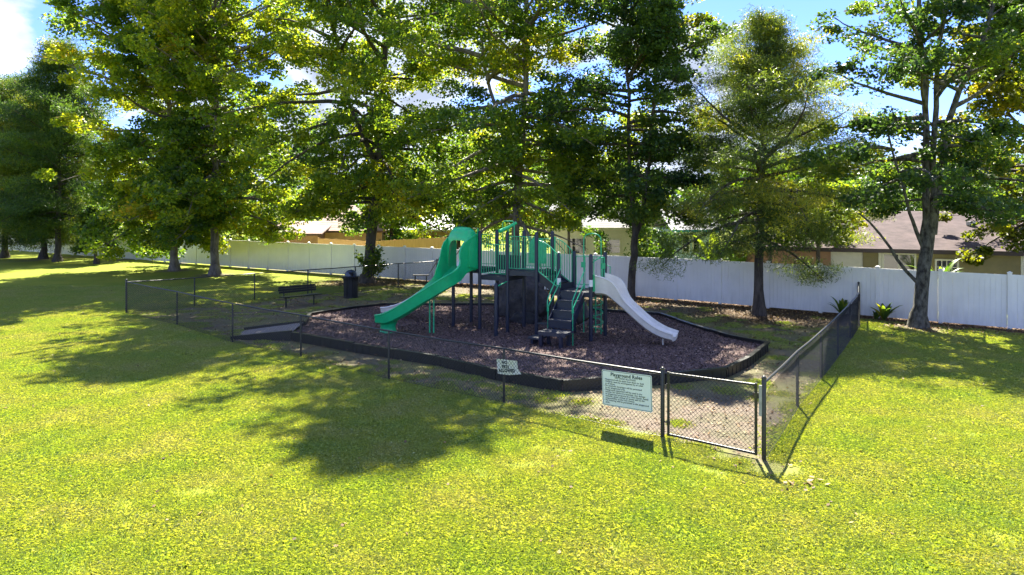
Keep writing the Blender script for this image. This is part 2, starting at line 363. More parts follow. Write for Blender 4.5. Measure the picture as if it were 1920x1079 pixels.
put("mulch_chips", fastmesh("mulch_chips", flakes(x, y, zz, .085, .03), 4, M['chip'], np.clip(rng.normal(.38, .24, len(x)), 0, 1)), kind="stuff")
def lden(x, y):
    dp = seg_dist(x, y, PVC); v_ = sst(-dp, -2.2, -.4) * sst(x, -8, -3) * .8
    for k in ('t7', 't10', 't9', 't11'): v_ = np.maximum(v_, sst(-np.hypot(x - TR[k].x, y - TR[k].y), -4.2 if k != 't11' else -1.6, -.6) * .6)
    v_ = np.maximum(v_, dirt(x, y) * .16); v_ = np.maximum(v_, in_poly(x, y, ENC) * .06)
    return np.maximum(v_, np.maximum(.004, sst(-np.hypot(x - 4.15, y - 10.1), -.45, -.1) * .35)) * (~in_poly(x, y, BED))
x, y = scatter(430000, (-22, 21), (8, 42), lden); zz = .012 + rng.random(len(x)) * .04
put("leaf_litter", fastmesh("leaf_litter", flakes(x, y, zz, .075, .05, .4), 4, M['litter'], np.clip(rng.normal(.5, .25, len(x)), 0, 1)), kind="stuff")

n_ = 9; x = 4.2 + rng.normal(0, .25, n_); y = 10.2 + rng.normal(0, .1, n_)
put("dry_leaf_scraps", fastmesh("dry_leaf_scraps", flakes(x, y, .045 + rng.random(n_) * .02, .12, .08, .25), 4, M['litter'], rng.uniform(.55, .9, n_)), kind="stuff")

# lawn: one tuft patch instanced by geometry nodes over points held in the same mesh
def lawn_points():
    sp = .36; pts = []
    for yy in np.arange(6.6, 36, sp):
        hw = min(1, 1) * (yy * .76 + 1.2)
        xs = np.arange(-hw, hw, sp); pts.append(np.stack([xs, np.full_like(xs, yy)], 1))
    p = np.concatenate(pts); p += rng.uniform(-.16, .16, p.shape)
    d = dirt(p[:, 0], p[:, 1]); keep = (rng.random(len(p)) < 1 - np.clip(d * 1.15 - .05, 0, .97)) & ~in_poly(p[:, 0], p[:, 1], BED)
    for dx, dy in ((.25, 0), (-.25, 0), (0, .25), (0, -.25)): keep &= ~in_poly(p[:, 0] + dx, p[:, 1] + dy, BED)
    keep &= seg_dist(p[:, 0], p[:, 1], PVC) > .35
    pp = Vector((1, -.76)).normalized()
    keep &= (p[:, 1] < 31.9 - .7 * (p[:, 0] - 5.65) + 2)
    return p[keep], d[keep]
lp, ld = lawn_points(); NB = 1500
r_ = np.abs(rng.normal(0, .19, NB)); r_ = np.minimum(r_, .42); an = rng.uniform(0, 2 * np.pi, NB)
bx, by = r_ * np.cos(an), r_ * np.sin(an); ha = rng.uniform(0, 2 * np.pi, NB); h = rng.uniform(.016, .038, NB); lean = rng.uniform(.2, 1.5, NB); wd = rng.uniform(.003, .0065, NB)
du = np.stack([np.cos(ha), np.sin(ha)], 1); dv = np.stack([-np.sin(ha), np.cos(ha)], 1)
b0 = np.stack([bx, by], 1)
q = np.stack([np.c_[b0 - dv * wd[:, None], np.full(NB, -.004)], np.c_[b0 + dv * wd[:, None], np.full(NB, -.004)],
              np.c_[b0 + dv * wd[:, None] * .8 + du * (h * lean * .6)[:, None], h], np.c_[b0 + du * (h * lean * 1.3)[:, None], h * .95]], 1).reshape(-1, 3)
nb = NB * 4; npt = len(lp)
me = bpy.data.meshes.new("lawn_grass"); me.vertices.add(nb + npt)
me.vertices.foreach_set("co", np.concatenate([q, np.c_[lp, np.zeros(npt)]]).astype(np.float32).ravel())
me.loops.add(nb); me.loops.foreach_set("vertex_index", np.arange(nb, dtype=np.int32)); me.polygons.add(NB); me.polygons.foreach_set("loop_start", np.arange(0, nb, 4, dtype=np.int32))
def fattr(nm, vals, ty='FLOAT'):
    a_ = me.attributes.new(nm, ty, 'POINT'); a_.data.foreach_set("value", np.asarray(vals, dtype=np.float32 if ty == 'FLOAT' else np.bool_))
tone = np.repeat(np.clip(rng.normal(.5, .15, NB), 0, 1), 4)
fattr("tone", np.concatenate([tone, np.zeros(npt)])); fattr("is_point", np.concatenate([np.zeros(nb), np.ones(npt)]).astype(bool), 'BOOLEAN')
fattr("spin", np.concatenate([np.zeros(nb), rng.uniform(0, 6.283, npt)])); fattr("siz", np.concatenate([np.zeros(nb), (.75 + .6 * vnoise(lp[:, 0], lp[:, 1], .9)) * rng.uniform(.85, 1.15, npt) * (1 - .35 * ld)]))
me.materials.append(M['grass']); me.update(calc_edges=True)
go = put("lawn_grass", me, kind="stuff"); 
g = bpy.data.node_groups.new("lawn", 'GeometryNodeTree'); g.interface.new_socket(name="Geometry", in_out='INPUT', socket_type='NodeSocketGeometry'); g.interface.new_socket(name="Geometry", in_out='OUTPUT', socket_type='NodeSocketGeometry')
gi = g.nodes.new("NodeGroupInput"); gout = g.nodes.new("NodeGroupOutput"); se = g.nodes.new("GeometryNodeSeparateGeometry"); se.domain = 'POINT'
def na(nm, ty='FLOAT'):
    n = g.nodes.new("GeometryNodeInputNamedAttribute"); n.data_type = ty; n.inputs[0].default_value = nm; return n.outputs[0]
iop = g.nodes.new("GeometryNodeInstanceOnPoints"); cx_ = g.nodes.new("ShaderNodeCombineXYZ")
g.links.new(gi.outputs[0], se.inputs[0]); g.links.new(na("is_point", 'BOOLEAN'), se.inputs[1]); g.links.new(se.outputs[0], iop.inputs['Points']); g.links.new(se.outputs[1], iop.inputs['Instance'])
g.links.new(na("spin"), cx_.inputs[2]); g.links.new(cx_.outputs[0], iop.inputs['Rotation']); g.links.new(na("siz"), iop.inputs['Scale']); g.links.new(iop.outputs[0], gout.inputs[0])
md = go.modifiers.new("lawn", 'NODES'); md.node_group = g

# ------------------------------------------------------------------ white vinyl fence
vf = thing("vinyl_fence", pvc(0)[0], "long white solid vinyl privacy fence running behind the whole playground", "fence")
stop_posts = []
def frame(d): return Matrix(((d.x, -d.y, 0), (d.y, d.x, 0), (0, 0, 1)))
pm = {}
def post_mesh():
    m = MB(); m.box((0, 0, .95), (.13, .13, 1.9)); m.box((0, 0, 1.912), (.155, .155, .024))
    m.add([(-.06, -.06, 1.924), (.06, -.06, 1.924), (.06, .06, 1.924), (-.06, .06, 1.924), (0, 0, 1.965)], [(0, 1, 4), (1, 2, 4), (2, 3, 4), (3, 0, 4)])
    return m.mesh("post", M['vinyl'])
PW = 2.0; NBD = 12; bw = (PW - .13) / NBD
railm = MB().box((0, 0, 0), (PW - .13, .05, .13)).mesh("rail", M['vinyl'])
bdm = MB()
bdm.add([(-bw / 2 + .001, -.012, 0), (-bw / 2 + .006, -.018, 0), (bw / 2 - .006, -.018, 0), (bw / 2 - .001, -.012, 0), (bw / 2 - .001, .012, 0), (-bw / 2 + .001, .012, 0)] +
        [(-bw / 2 + .001, -.012, 1.58), (-bw / 2 + .006, -.018, 1.58), (bw / 2 - .006, -.018, 1.58), (bw / 2 - .001, -.012, 1.58), (bw / 2 - .001, .012, 1.58), (-bw / 2 + .001, .012, 1.58)],
        [(0, 1, 7, 6), (1, 2, 8, 7), (2, 3, 9, 8), (3, 4, 10, 9), (4, 5, 11, 10), (5, 0, 6, 11), (6, 7, 8, 9, 10, 11)])
boardm = bdm.mesh("board", M['vinyl'])
pnl = MB()
for k in range(NBD):
    xx = -PW / 2 + .065 + bw * (k + .5); b0_ = len(pnl.v); pnl.v += [(p[0] + xx, p[1], p[2]) for p in bdm.v]; pnl.f += [[i + b0_ for i in f] for f in bdm.f]; pnl.mi += [0] * len(bdm.f)
panelm = pnl.mesh("panel", M['vinyl']); postm = post_mesh()
def place(name, me_, parent, loc, d, tilt=0):
    o = bpy.data.objects.new(name, me_); COL.objects.link(o); o.parent = parent
    o.location = Vector(loc) - parent.location; o.rotation_euler = (0, tilt, math.atan2(d.y, d.x)); return o
for k in range(-37, 10):
    a0, d = pvc(k * PW + (0 if k < 0 else .02)); a1, _ = pvc((k + 1) * PW)
    dz = random.uniform(-.012, .012)
    place("post", postm, vf, (a0.x, a0.y, dz), d)
    mid = (a0 + a1) / 2; d2 = (a1 - a0).normalized()
    if k < 9:
        place("rail", railm, vf, (mid.x, mid.y, 1.785 + dz), d2); place("rail", railm, vf, (mid.x, mid.y, .12 + dz), d2)
        if k >= 0:
            for j in range(NBD):
                u_ = -PW / 2 + .065 + bw * (j + .5)
                place("board", boardm, vf, (mid.x + d2.x * u_, mid.y + d2.y * u_, .16 + dz), d2, random.gauss(0, .0008))
        else: place("panel", panelm, vf, (mid.x, mid.y, .16 + dz), d2)

# ------------------------------------------------------------------ chain link fence
WZ = 1.17
def wires(a_, b_, top, off=Vector((0, 0, 0)), bot=.03, pitch=.082, r=.0033):
    m = MB(); d = (b_ - a_); L = d.length; d = d / L; H = top - bot
    nrm = Vector((d.y, -d.x, 0))
    k = -H
    while k < L:
        for sgn in (1, -1):
            s0, s1 = k, k + H; z0, z1 = bot, top
            if sgn < 0: z0, z1 = top, bot
            sl = (z1 - z0) / H
            if s0 < 0: z0 += sl * -s0; s0 = 0
            if s1 > L: z1 -= sl * (s1 - L); s1 = L
            if s1 - s0 > .01:
                o_ = off + nrm * (.002 * sgn)
                m.tube([a_ + d * s0 + Vector((0, 0, z0)) + o_, a_ + d * s1 + Vector((0, 0, z1)) + o_], r, 3, cap=False)
        k += pitch
    return m
def chain_run(name, pts, label, tops, term=(0, 0), group="black chain link fence runs round the playground"):
    o = thing(name, pts[0], label, "fence", group)
    for i, p in enumerate(pts):
        te = (i == 0 and term[0]) or (i == len(pts) - 1 and term[1]); rr = .038 if te else .0275; hh = tops[i] + (.09 if te else -.01)
        m = MB().tube([p + Vector((0, 0, -.05)), p + Vector((0, 0, hh)), p + Vector((0, 0, hh + .012)), p + Vector((0, 0, hh + .028))], [rr, rr, rr * .85, rr * .3], 10)
        if te: m.tube([p + Vector((0, 0, hh - .02)), p + Vector((0, 0, hh + .0))], rr + .005, 10)
        m.build("post", M['black_coat'], o, smooth=True)
    for i in range(len(pts) - 1):
        a_, b_ = pts[i], pts[i + 1]; ta, tb = Vector((0, 0, tops[i])), Vector((0, 0, tops[i + 1])); md_ = (a_ + ta).lerp(b_ + tb, .5) - Vector((0, 0, .012))
        MB().tube([a_ + ta, md_, b_ + tb], .0215, 8).build("top_rail", M['black_coat'], o, smooth=True)
        d = (b_ - a_).normalized(); nn = Vector((d.y, -d.x, 0)) * .044
        wires(a_, b_, min(tops[i], tops[i + 1]) - .0, nn).tube([a_ + nn + Vector((0, 0, .05)), b_ + nn + Vector((0, 0, .05))], .003, 3, cap=False).build("wire_mesh", M['black_coat'], o)
    return o
chain_run("chain_link_fence", FRONT, "front run of low black chain link fence from the far left corner to the gate", [1.22, 1.17, 1.19, 1.16, 1.16, 1.15, 1.15], (1, 1))
chain_run("chain_link_fence", RIGHT, "right run of low black chain link fence from the gate back to the white fence", [1.25, 1.14, 1.12, 1.13, 1.14, 1.15, 1.2], (1, 1))
chain_run("chain_link_fence", REAR[0:1] + REAR[1:], "rear run of low black chain link fence behind the bench and the trash can", [1.22] + [1.2] * 6, (0, 1))
# gate
gt = thing("gate", FRONT[-1], "closed black chain link gate in the front fence right of the rules sign", "gate")
gd = (LATCH - FRONT[-1]); gl = gd.length; gd /= gl
ga = FRONT[-1] + gd * .11; gb = LATCH - gd * .13
m = MB()
m.tube([ga + Vector((0, 0, .07)), ga + Vector((0, 0, 1.2))], .024, 10); m.tube([gb + Vector((0, 0, .05)), gb + Vector((0, 0, 1.23))], .024, 10)
m.tube([ga + Vector((0, 0, 1.17)), gb + Vector((0, 0, 1.2))], .021, 10); m.tube([ga + Vector((0, 0, .09)), gb + Vector((0, 0, .07))], .021, 10)
m.build("gate_frame", M['black_coat'], gt, smooth=True)
wires(ga, gb, 1.22, Vector((gd.y, -gd.x, 0)) * .026, bot=.06, pitch=.075).build("wire_mesh", M['black_coat'], gt)
for z in (.3, .95):
    MB().tube([FRONT[-1] + gd * .02 + Vector((0, 0, z)), ga + Vector((0, 0, z))], .014, 6).tube([ga + Vector((0, 0, z - .04)), ga + Vector((0, 0, z + .04))], .032, 8).build("hinge", M['black_coat'], gt)
MB().tube([gb + Vector((0, 0, 1.03)), LATCH - gd * .04 + Vector((0, 0, 1.03))], .013, 6).box(gb + Vector((0, 0, 1.03)), (.07, .07, .09)).build("latch", M['black_coat'], gt)
MB().box(LATCH - gd * .065 + Vector((.0, -.03, .96)), (.05, .025, .5), math.atan2(gd.y, gd.x)).build("latch_plate", M['grey_wood'], gt)

# ------------------------------------------------------------------ signs
def text_part(lines, Mx, parent, mt, name="lettering"):
    """lines: (text, x, y, size, align, bold); Mx maps sign plane (x right, y up, z out) to world"""
    V, Fc = [], []
    for (s_, x_, y_, sz, al, bold) in lines:
        cu = bpy.data.curves.new("lettering", 'FONT'); cu.body = s_; cu.size = sz; cu.align_x = al; cu.resolution_u = 2; cu.extrude = .0008; cu.offset = bold; cu.space_character = 1.1 if al == 'LEFT' and sz < .06 else 1.06
        o = bpy.data.objects.new("lettering", cu); COL.objects.link(o); bpy.context.view_layer.update()
        mh = o.to_mesh(); b_ = len(V)
        V += [Mx @ Vector((v_.co.x + x_, v_.co.y + y_, v_.co.z + .0015)) for v_ in mh.vertices]; Fc += [[b_ + i for i in p.vertices] for p in mh.polygons]
        o.to_mesh_clear(); bpy.data.objects.remove(o); bpy.data.curves.remove(cu)
    mb = MB(); mb.add(V, Fc); return mb.build(name, mt, parent)
def plane_matrix(o_, dx, dy):
    n = dx.cross(dy).normalized(); m = Matrix((dx, dy, n)).transposed().to_4x4(); m.translation = o_; return m
fd = (FRONT[6] - FRONT[5]).normalized(); fn = Vector((fd.y, -fd.x, 0))
def on_front(px, off):
    t_ = (px - CX) / F; a_ = FRONT[5] + fn * off; s_ = (t_ * a_.y - a_.x) / (fd.x - t_ * fd.y); return a_ + fd * s_
A0 = on_front(1130, .06); A1 = on_front(1223.5, .06); W = (A1 - A0).length; HS = .66
O = A0 + Vector((0, 0, .405)); dx = (A1 + Vector((0, 0, .435)) - O).normalized(); dy = Vector((0, 0, 1)); dy = (dy - dx * dy.dot(dx)).normalized()
rs = thing("rules_sign", O, "pale mint playground rules board tied to the front fence beside the gate", "sign")
SM = plane_matrix(O, dx, dy)
def rrect(w_, h_, r, x0=0, y0=0, n=4):
    p = []
    for (cx2, cy2, a0_) in ((w_ - r, r, -90), (w_ - r, h_ - r, 0), (r, h_ - r, 90), (r, r, 180)):
        for k in range(n + 1): a_ = R(a0_ + 90 * k / n); p.append((x0 + cx2 + r * math.cos(a_), y0 + cy2 + r * math.sin(a_)))
    return p
def plate(poly, z0, z1, Mx):
    n = len(poly); vv = [Mx @ Vector((p[0], p[1], z0)) for p in poly] + [Mx @ Vector((p[0], p[1], z1)) for p in poly]
    return MB().add(vv, [tuple(range(n))[::-1], tuple(range(n, 2 * n))] + [(i, (i + 1) % n, n + (i + 1) % n, n + i) for i in range(n)])
plate(rrect(W, HS, .03), -.006, 0, SM).build("board", M['sign'], rs)
o1 = rrect(W - .024, HS - .024, .022, .012, .012); i1 = rrect(W - .04, HS - .04, .018, .02, .02); nn_ = len(o1)
MB().add([SM @ Vector((*p, .001)) for p in o1] + [SM @ Vector((*p, .001)) for p in i1], [(i, (i + 1) % nn_, nn_ + (i + 1) % nn_, nn_ + i) for i in range(nn_)]).build("border_line", M['ink'], rs)
L = [("Playground Rules", W / 2 + .0, HS - .098, .088, 'CENTER', .0025), ("NO DOGS ALLOWED", W / 2 - .02, HS - .142, .043, 'CENTER', .0006)]
body = [("Playground will be open from dawn to dusk", 1), ("Children must be accompanied by an adult", 1), ("at all times.", 0), ("No alcoholic beverages will be permitted", 1), ("in the playground area.", 0),
        ("Playground equipment will be used in the", 1), ("manner for which it is intended. Any damage", 0), ("to playground property by a Unit Owner, family", 0), ("member, guest, invitee or lessee will be the", 0),
        ("responsibility of the Unit Owner.", 0), ("No loitering will be permitted in the playground", 1), ("area.", 0)]
for k, (s_, bl) in enumerate(body):
    yy = HS - .183 - k * .0385; L.append((s_, .068, yy, .0405, 'LEFT', .0008))
    if bl: L.append(("-", .042, yy, .0405, 'LEFT', .001))
text_part(L, SM, rs, M['ink'])
# hand lettered board
B0 = on_front(931, .034); B1 = on_front(968, .034)
dx = (B1 - B0).normalized(); O = B0 + dx * .035 + Vector((0, 0, .61)); W2 = (B1 - B0).length + .02
ns = thing("warning_sign", O, "small bent white NO PETS ALLOWED board behind the front fence wires", "sign")
SM = plane_matrix(O, dx, Vector((0, 0, 1)))
def warp(x_, y_):      # board with a curled lower right corner
    k = max(0, x_ / W2 - .55) * max(0, 1 - y_ / .16); return SM @ Vector((x_ - .12 * y_ + k * .09 * 2, y_ + .05 * x_ + k * .12, min(0, -k * .0)))
m = MB(); nxs, nys = 10, 8
for zoff in (0, -.004):
    b_ = len(m.v)
    for j in range(nys + 1):
        for i in range(nxs + 1): m.v.append(tuple(warp(W2 * i / nxs, .31 * j / nys) + fn * zoff))
    for j in range(nys):
        for i in range(nxs):
            q_ = [b_ + j * (nxs + 1) + i, b_ + j * (nxs + 1) + i + 1, b_ + (j + 1) * (nxs + 1) + i + 1, b_ + (j + 1) * (nxs + 1) + i]
            m.f.append(q_ if zoff == 0 else q_[::-1]); m.mi.append(0)
m.build("board", M['signw'], ns, smooth=True)
tm = SM @ Matrix.Translation((0, 0, .0015))
text_part([("NO", .19, .225, .085, 'CENTER', .004), ("PETS", .215, .135, .085, 'CENTER', .004)], tm @ Matrix.Rotation(R(3), 4, 'Z'), ns, M['ink'])
text_part([("ALLOWED", .035, .04, .088, 'LEFT', .0045)], tm @ Matrix.Rotation(R(7), 4, 'Z'), ns, M['ink'])

# ------------------------------------------------------------------ bed border of black plastic timbers
bb = thing("bed_border", (BED[0][0], BED[0][1], 0), "low black plastic timber border round the mulch bed", "border")
def timber(a_, b_, h=.275, name="timber", par=bb):
    a_ = Vector((*a_, 0)); b_ = Vector((*b_, 0)); d = b_ - a_; L_ = d.length; d /= L_; nrm = Vector((d.y, -d.x, 0)); ang = math.atan2(d.y, d.x)
    m = MB(); e = random.uniform(-.012, .012)
    m.box((a_ + b_) / 2 + Vector((0, 0, h - .03 + e)), (L_ - .012, .12, .05), ang)
    m.box((a_ + b_) / 2 + Vector((0, 0, (h - .055 + e) / 2 - .01)), (L_ - .02, .05, h - .055 + e + .02), ang)
    k = max(2, int(L_ / .24))
    for i in range(k):
        c_ = a_ + d * (L_ * (i + .5) / k)
        for s_ in (1, -1):
            q_ = c_ + nrm * (.024 * s_)
            m.add([q_ + d * -.015, q_ + d * .015, q_ + d * .015 + nrm * .013 * s_, q_ - d * .015 + nrm * .013 * s_] +
                  [p + Vector((0, 0, h - .056 + e)) for p in (q_ - d * .015, q_ + d * .015, q_ + d * .015 + nrm * .008 * s_, q_ - d * .015 + nrm * .008 * s_)],
                  [(0, 1, 5, 4), (1, 2, 6, 5), (2, 3, 7, 6), (3, 0, 4, 7)])
    return m.build(name, M['black_p'], par)
for i in range(len(BED)):
    a_, b_ = Vector(BED[i]), Vector(BED[(i + 1) % len(BED)])
    if i == len(BED) - 2: continue          # ramp opening
    k = max(1, round((b_ - a_).length / 1.25))
    for j in range(k): timber(a_.lerp(b_, j / k), a_.lerp(b_, (j + 1) / k))
rp = thing("access_ramp", P(455, 624), "low earth filled access ramp with black curbs at the left end of the mulch bed", "ramp")
q0, q1 = Vector((-8.95, 23.2)), Vector((-8.75, 21.6)); r0, r1 = Vector(BED[17]), Vector(BED[18])
MB().add([(q0.x, q0.y, .01), (q1.x, q1.y, .01), (r1.x, r1.y, .26), (r0.x, r0.y, .26), (r1.x, r1.y, -.02), (r0.x, r0.y, -.02)], [(0, 1, 2, 3), (1, 4, 2), (0, 3, 5)]).build("ramp_surface", mat("ramp_earth", (.14, .125, .12), .95, col2=(.26, .23, .21), scale=14, bump=.6), rp)
for qa, ra in ((q0, r0), (q1, r1)):
    n = MB(); d = (ra - qa).normalized(); s_ = Vector((d.y, -d.x)) * .05
    n.add([(qa.x - s_.x, qa.y - s_.y, 0), (qa.x + s_.x, qa.y + s_.y, 0), (ra.x + s_.x, ra.y + s_.y, 0), (ra.x - s_.x, ra.y - s_.y, 0),
           (qa.x - s_.x, qa.y - s_.y, .10), (qa.x + s_.x, qa.y + s_.y, .10), (ra.x + s_.x, ra.y + s_.y, .32), (ra.x - s_.x, ra.y - s_.y, .32)],
          [(0, 1, 5, 4), (2, 3, 7, 6), (1, 2, 6, 5), (3, 0, 4, 7), (4, 5, 6, 7)]); n.build("curb", M['black_p'], rp)

# ------------------------------------------------------------------ play structure
U = Vector((.857, -.515, 0)); Vv = Vector((.515, .857, 0)); SD = 1.05; UP = Vector((0, 0, 1))
p12 = Vector((2.32, 20.4, 0)); p13 = p12 + Vv * SD; p10 = p12 - U * SD; p11 = p13 - U * SD
p8 = p10 - U * .775; p9 = p8 + Vv * SD; p6 = p8 - U * SD; p7 = p9 - U * SD; p3 = p6 - U * SD; p4 = p7 - U * SD; p1 = p3 - U * SD; p2 = p4 - U * SD
ps = thing("play_structure", (1, 21.5, .165), "green and navy playground climbing structure with stairs and slides on the mulch bed", "play structure")
PZ = .15
def z_(p, z): return Vector((p.x, p.y, z))
def spost(p, top, r=.058):
    m = MB().tube([z_(p, PZ), z_(p, top - .07), z_(p, top - .03), z_(p, top)], [r, r, r * .85, r * .35], 14); return m.build("post", M['navy'], ps, smooth=True)
for p in (p3, p4, p6, p7, p8, p9): spost(p, 3.36)
spost(p1, 3.3); spost(p2, 3.3)
for p in (p10, p11, p12, p13): spost(p, 2.74)
p5 = P(930, 631, .17); spost(p5, 1.80, .06)
MB().tube([z_(p5, 1.68), z_(p6, 1.78)], .02, 8).build("chin_bar", M['green'], ps, smooth=True)
def deck(a_, z, lab=None):
    c_ = a_ + (U + Vv) * SD / 2; m = MB(); ang = math.atan2(U.y, U.x)
    m.box(z_(c_, z - .008), (SD - .05, SD - .05, .016), ang)
    for s_ in (-1, 1):
        m.box(z_(c_ + Vv * (s_ * (SD / 2 - .02)), z - .07), (SD - .13, .03, .14), ang); m.box(z_(c_ + U * (s_ * (SD / 2 - .02)), z - .0705), (.03, SD - .13, .14), ang)
    for k in range(7):
        for j in range(7): m.box(z_(c_ + U * ((k - 3) * .13) + Vv * ((j - 3) * .13), z + .002), (.085, .03, .006), ang + .6)
    m.build("deck", M['deck'], ps)
deck(p1, 2.12); deck(p3, 1.92); deck(p6, 2.12); deck(p10, 1.6)
def barrier(a_, b_, za0, za1, zb0=None, zb1=None, n=9, inset=.07, name="barrier", r=.011):
    zb0 = za0 if zb0 is None else zb0; zb1 = za1 if zb1 is None else zb1; d = (b_ - a_).normalized(); A = a_ + d * inset; B = b_ - d * inset; m = MB()
    m.tube([z_(A, za0), z_(A, za1), z_(B, zb1), z_(B, zb0)], .017, 8, closed=True)
    for k in range(1, n + 1):
        t_ = k / (n + 1); q_ = A.lerp(B, t_); m.tube([z_(q_, za0 + (zb0 - za0) * t_), z_(q_, za1 + (zb1 - za1) * t_)], r, 6, cap=False)
    return m.build(name, M['green'], ps, smooth=True)
barrier(p3, p6, 2.00, 2.93); barrier(p6, p8, 2.2, 3.2); barrier(p4, p7, 1.98, 3.0); barrier(p7, p9, 2.2, 3.1); barrier(p2, p4, 2.2, 3.2)
# arched solid panel behind the upper deck
m = MB(); c_ = (p7 + p9) / 2; pts = [(-.32, 2.3), (.32, 2.3), (.32, 2.85)] + [(.32 * math.cos(a_), 2.85 + .28 * math.sin(a_)) for a_ in np.linspace(.2, math.pi - .2, 8)] + [(-.32, 2.85)]
vv = [c_ + U * p[0] + UP * p[1] - Vv * .03 for p in pts] + [c_ + U * p[0] + UP * p[1] - Vv * .045 for p in pts]; n = len(pts)
m.add(vv, [tuple(range(n)), tuple(range(n, 2 * n))[::-1]] + [(i, (i + 1) % n, n + (i + 1) % n, n + i) for i in range(n)]); m.build("panel", M['green'], ps)
# counter panel on the left deck
MB().box(z_((p3 + p4) / 2 * .1 + (p4 * .9 + p7 * .0), 2.2), (.01, .01, .01)) if False else None
MB().box(z_((p4 + p7) / 2 - Vv * .05, 2.28), (SD - .2, .03, .5), math.atan2(U.y, U.x)).build("panel", M['deck'], ps)
# transition stairs down to the lower deck
for side, (a_, b_) in enumerate(((p8, p10), (p9, p11))):
    s_ = Vv * (.05 if side == 0 else -.05); m = MB(); A = a_ + s_; B = b_ + s_; t_ = Vv * .012
    pts = [(A, 2.12), (A, 1.85), (B, 1.38), (B, 1.68)]
    m.add([z_(p + t_, z) for p, z in pts] + [z_(p - t_, z) for p, z in pts], [(0, 1, 2, 3), (7, 6, 5, 4), (0, 4, 5, 1), (1, 5, 6, 2), (2, 6, 7, 3), (3, 7, 4, 0)]); m.build("stringer", M['navy'], ps)
for k in range(2):
    c_ = (p8 + p9) / 2 + U * (.26 * k + .13 + .02); MB().box(z_(c_, 2.12 - .173 * (k + 1)), (.27, SD - .14, .04), math.atan2(U.y, U.x)).box(z_(c_ - U * .13, 2.12 - .173 * (k + .5)), (.015, SD - .14, .15), math.atan2(U.y, U.x)).build("step", M['deck'], ps)
MB().box(z_((p10 + p11) / 2 - U * .02, 1.69), (.02, SD - .14, .17), math.atan2(U.y, U.x)).build("riser", M['navy'], ps)
def arcrail(a_, b_, z0a, z0b, z1a, z1b):
    m = MB(); d = b_ - a_; A = a_ + d.normalized() * .08; B = b_ - d.normalized() * .08; n = 7; top = []
    for k in range(n + 1):
        t_ = k / n; top.append(z_(A.lerp(B, t_), z1a + (z1b - z1a) * t_ + .06 * math.sin(math.pi * t_)))
    bot = [z_(A.lerp(B, k / n), z0a + (z0b - z0a) * k / n) for k in range(n + 1)]
    m.tube(top + bot[::-1], .017, 8, closed=True)
    for k in range(1, n): m.tube([bot[k], top[k]], .011, 6, cap=False)
    m.build("barrier", M['green'], ps, smooth=True)
arcrail(p8, p10, 2.14, 1.72, 3.1, 2.72); arcrail(p9, p11, 2.14, 1.72, 3.15, 2.75)
MB().box(z_(p9 + U * .09, 2.7), (.05, .03, .95), 0).build("panel", M['green'], ps)
# front stairs from the lower deck towards the viewer
sw = .70; sm_ = (p10 + p12) / 2 - U * .06; dn = -Vv; ang = math.atan2(U.y, U.x)
zs = [1.36, 1.10, .85]
for k, z in enumerate(zs):
    c_ = sm_ + dn * (.14 + .24 * k + .12); MB().box(z_(c_, z), (sw, .27, .035), ang).box(z_(c_ - dn * .13, z + .125), (sw, .012, .22), ang).build("step", M['deck'], ps)
MB().box(z_(sm_ + dn * (.14 + .24 * 3 - .0), .735), (sw, .012, .21), ang).build("riser", M['navy'], ps)
for s_ in (-1, 1):
    o_ = U * (s_ * (sw / 2 + .012)); A = sm_ + o_ + dn * .03; B = sm_ + o_ + dn * .88; t_ = U * .012
    pts = [(A, 1.6), (A, 1.32), (B, .56), (B, .86)]
    MB().add([z_(p + t_, z) for p, z in pts] + [z_(p - t_, z) for p, z in pts], [(0, 1, 2, 3), (7, 6, 5, 4), (0, 4, 5, 1), (1, 5, 6, 2), (2, 6, 7, 3), (3, 7, 4, 0)]).build("stringer", M['navy'], ps)
# transfer platform and its legs, low step at its left
tp = sm_ + dn * 1.16 + U * .03; m = MB(); tz = .60
m.box(z_(tp, tz - .03), (.86, .56, .06), ang); m.box(z_(tp + dn * .27, tz - .055), (.86, .02, .11), ang)
for k in range(8):
    for j in range(4): m.box(z_(tp + U * ((k - 3.5) * .1) + Vv * ((j - 1.5) * .12), tz + .003), (.06, .022, .008), ang + .6)
m.build("platform", M['deck'], ps)
for su, sv in ((-.36, -.22), (.28, -.24), (.30, .2), (-.34, .2)): MB().box(z_(tp + U * su + Vv * sv, (tz - .06 + PZ) / 2), (.09, .09, tz - .06 - PZ), ang).build("leg", M['navy'], ps)
lp_ = tp - U * .62 + Vv * .03; MB().box(z_(lp_, .36), (.4, .46, .05), ang).build("step", M['deck'], ps); MB().box(z_(lp_ - U * .1, .25), (.08, .3, .17), ang).build("leg", M['navy'], ps)
MB().box(z_(tp - U * .1 - dn * .95 - U * .75 - Vv * .1, .62), (.34, .2, .04), ang).build("step", M['deck'], ps)
# double handrails of the stairs
for s_ in (-1, 1):
    o_ = U * (s_ * (sw / 2 + .05)); A = sm_ + o_ + dn * .02; B = sm_ + o_ + dn * .80; m = MB()
    m.tube([z_(A, 2.28), z_(A + dn * .06, 2.22), z_(B, 1.50), z_(B + dn * .06, 1.40), z_(B + dn * .07, 1.13), z_(B + dn * .05, 1.07), z_(B + dn * .0, 1.10), z_(B, 1.24), z_(A + dn * .1, 1.82), z_(A + dn * .02, 1.86)], .0165, 8)
    m.tube([z_(B + dn * .03, 1.08), z_(B + dn * .03, PZ if s_ > 0 else .6)], .0145, 8)
    m.tube([z_(A, 2.28), z_(A - dn * .0, 2.62), z_(A + U * -.02, 2.7)], .0165, 8); m.tube([z_(A + dn * .02, 1.86), z_(A + dn * .03, 1.7)], .0165, 8)
    m.build("handrail", M['green'], ps, smooth=True)
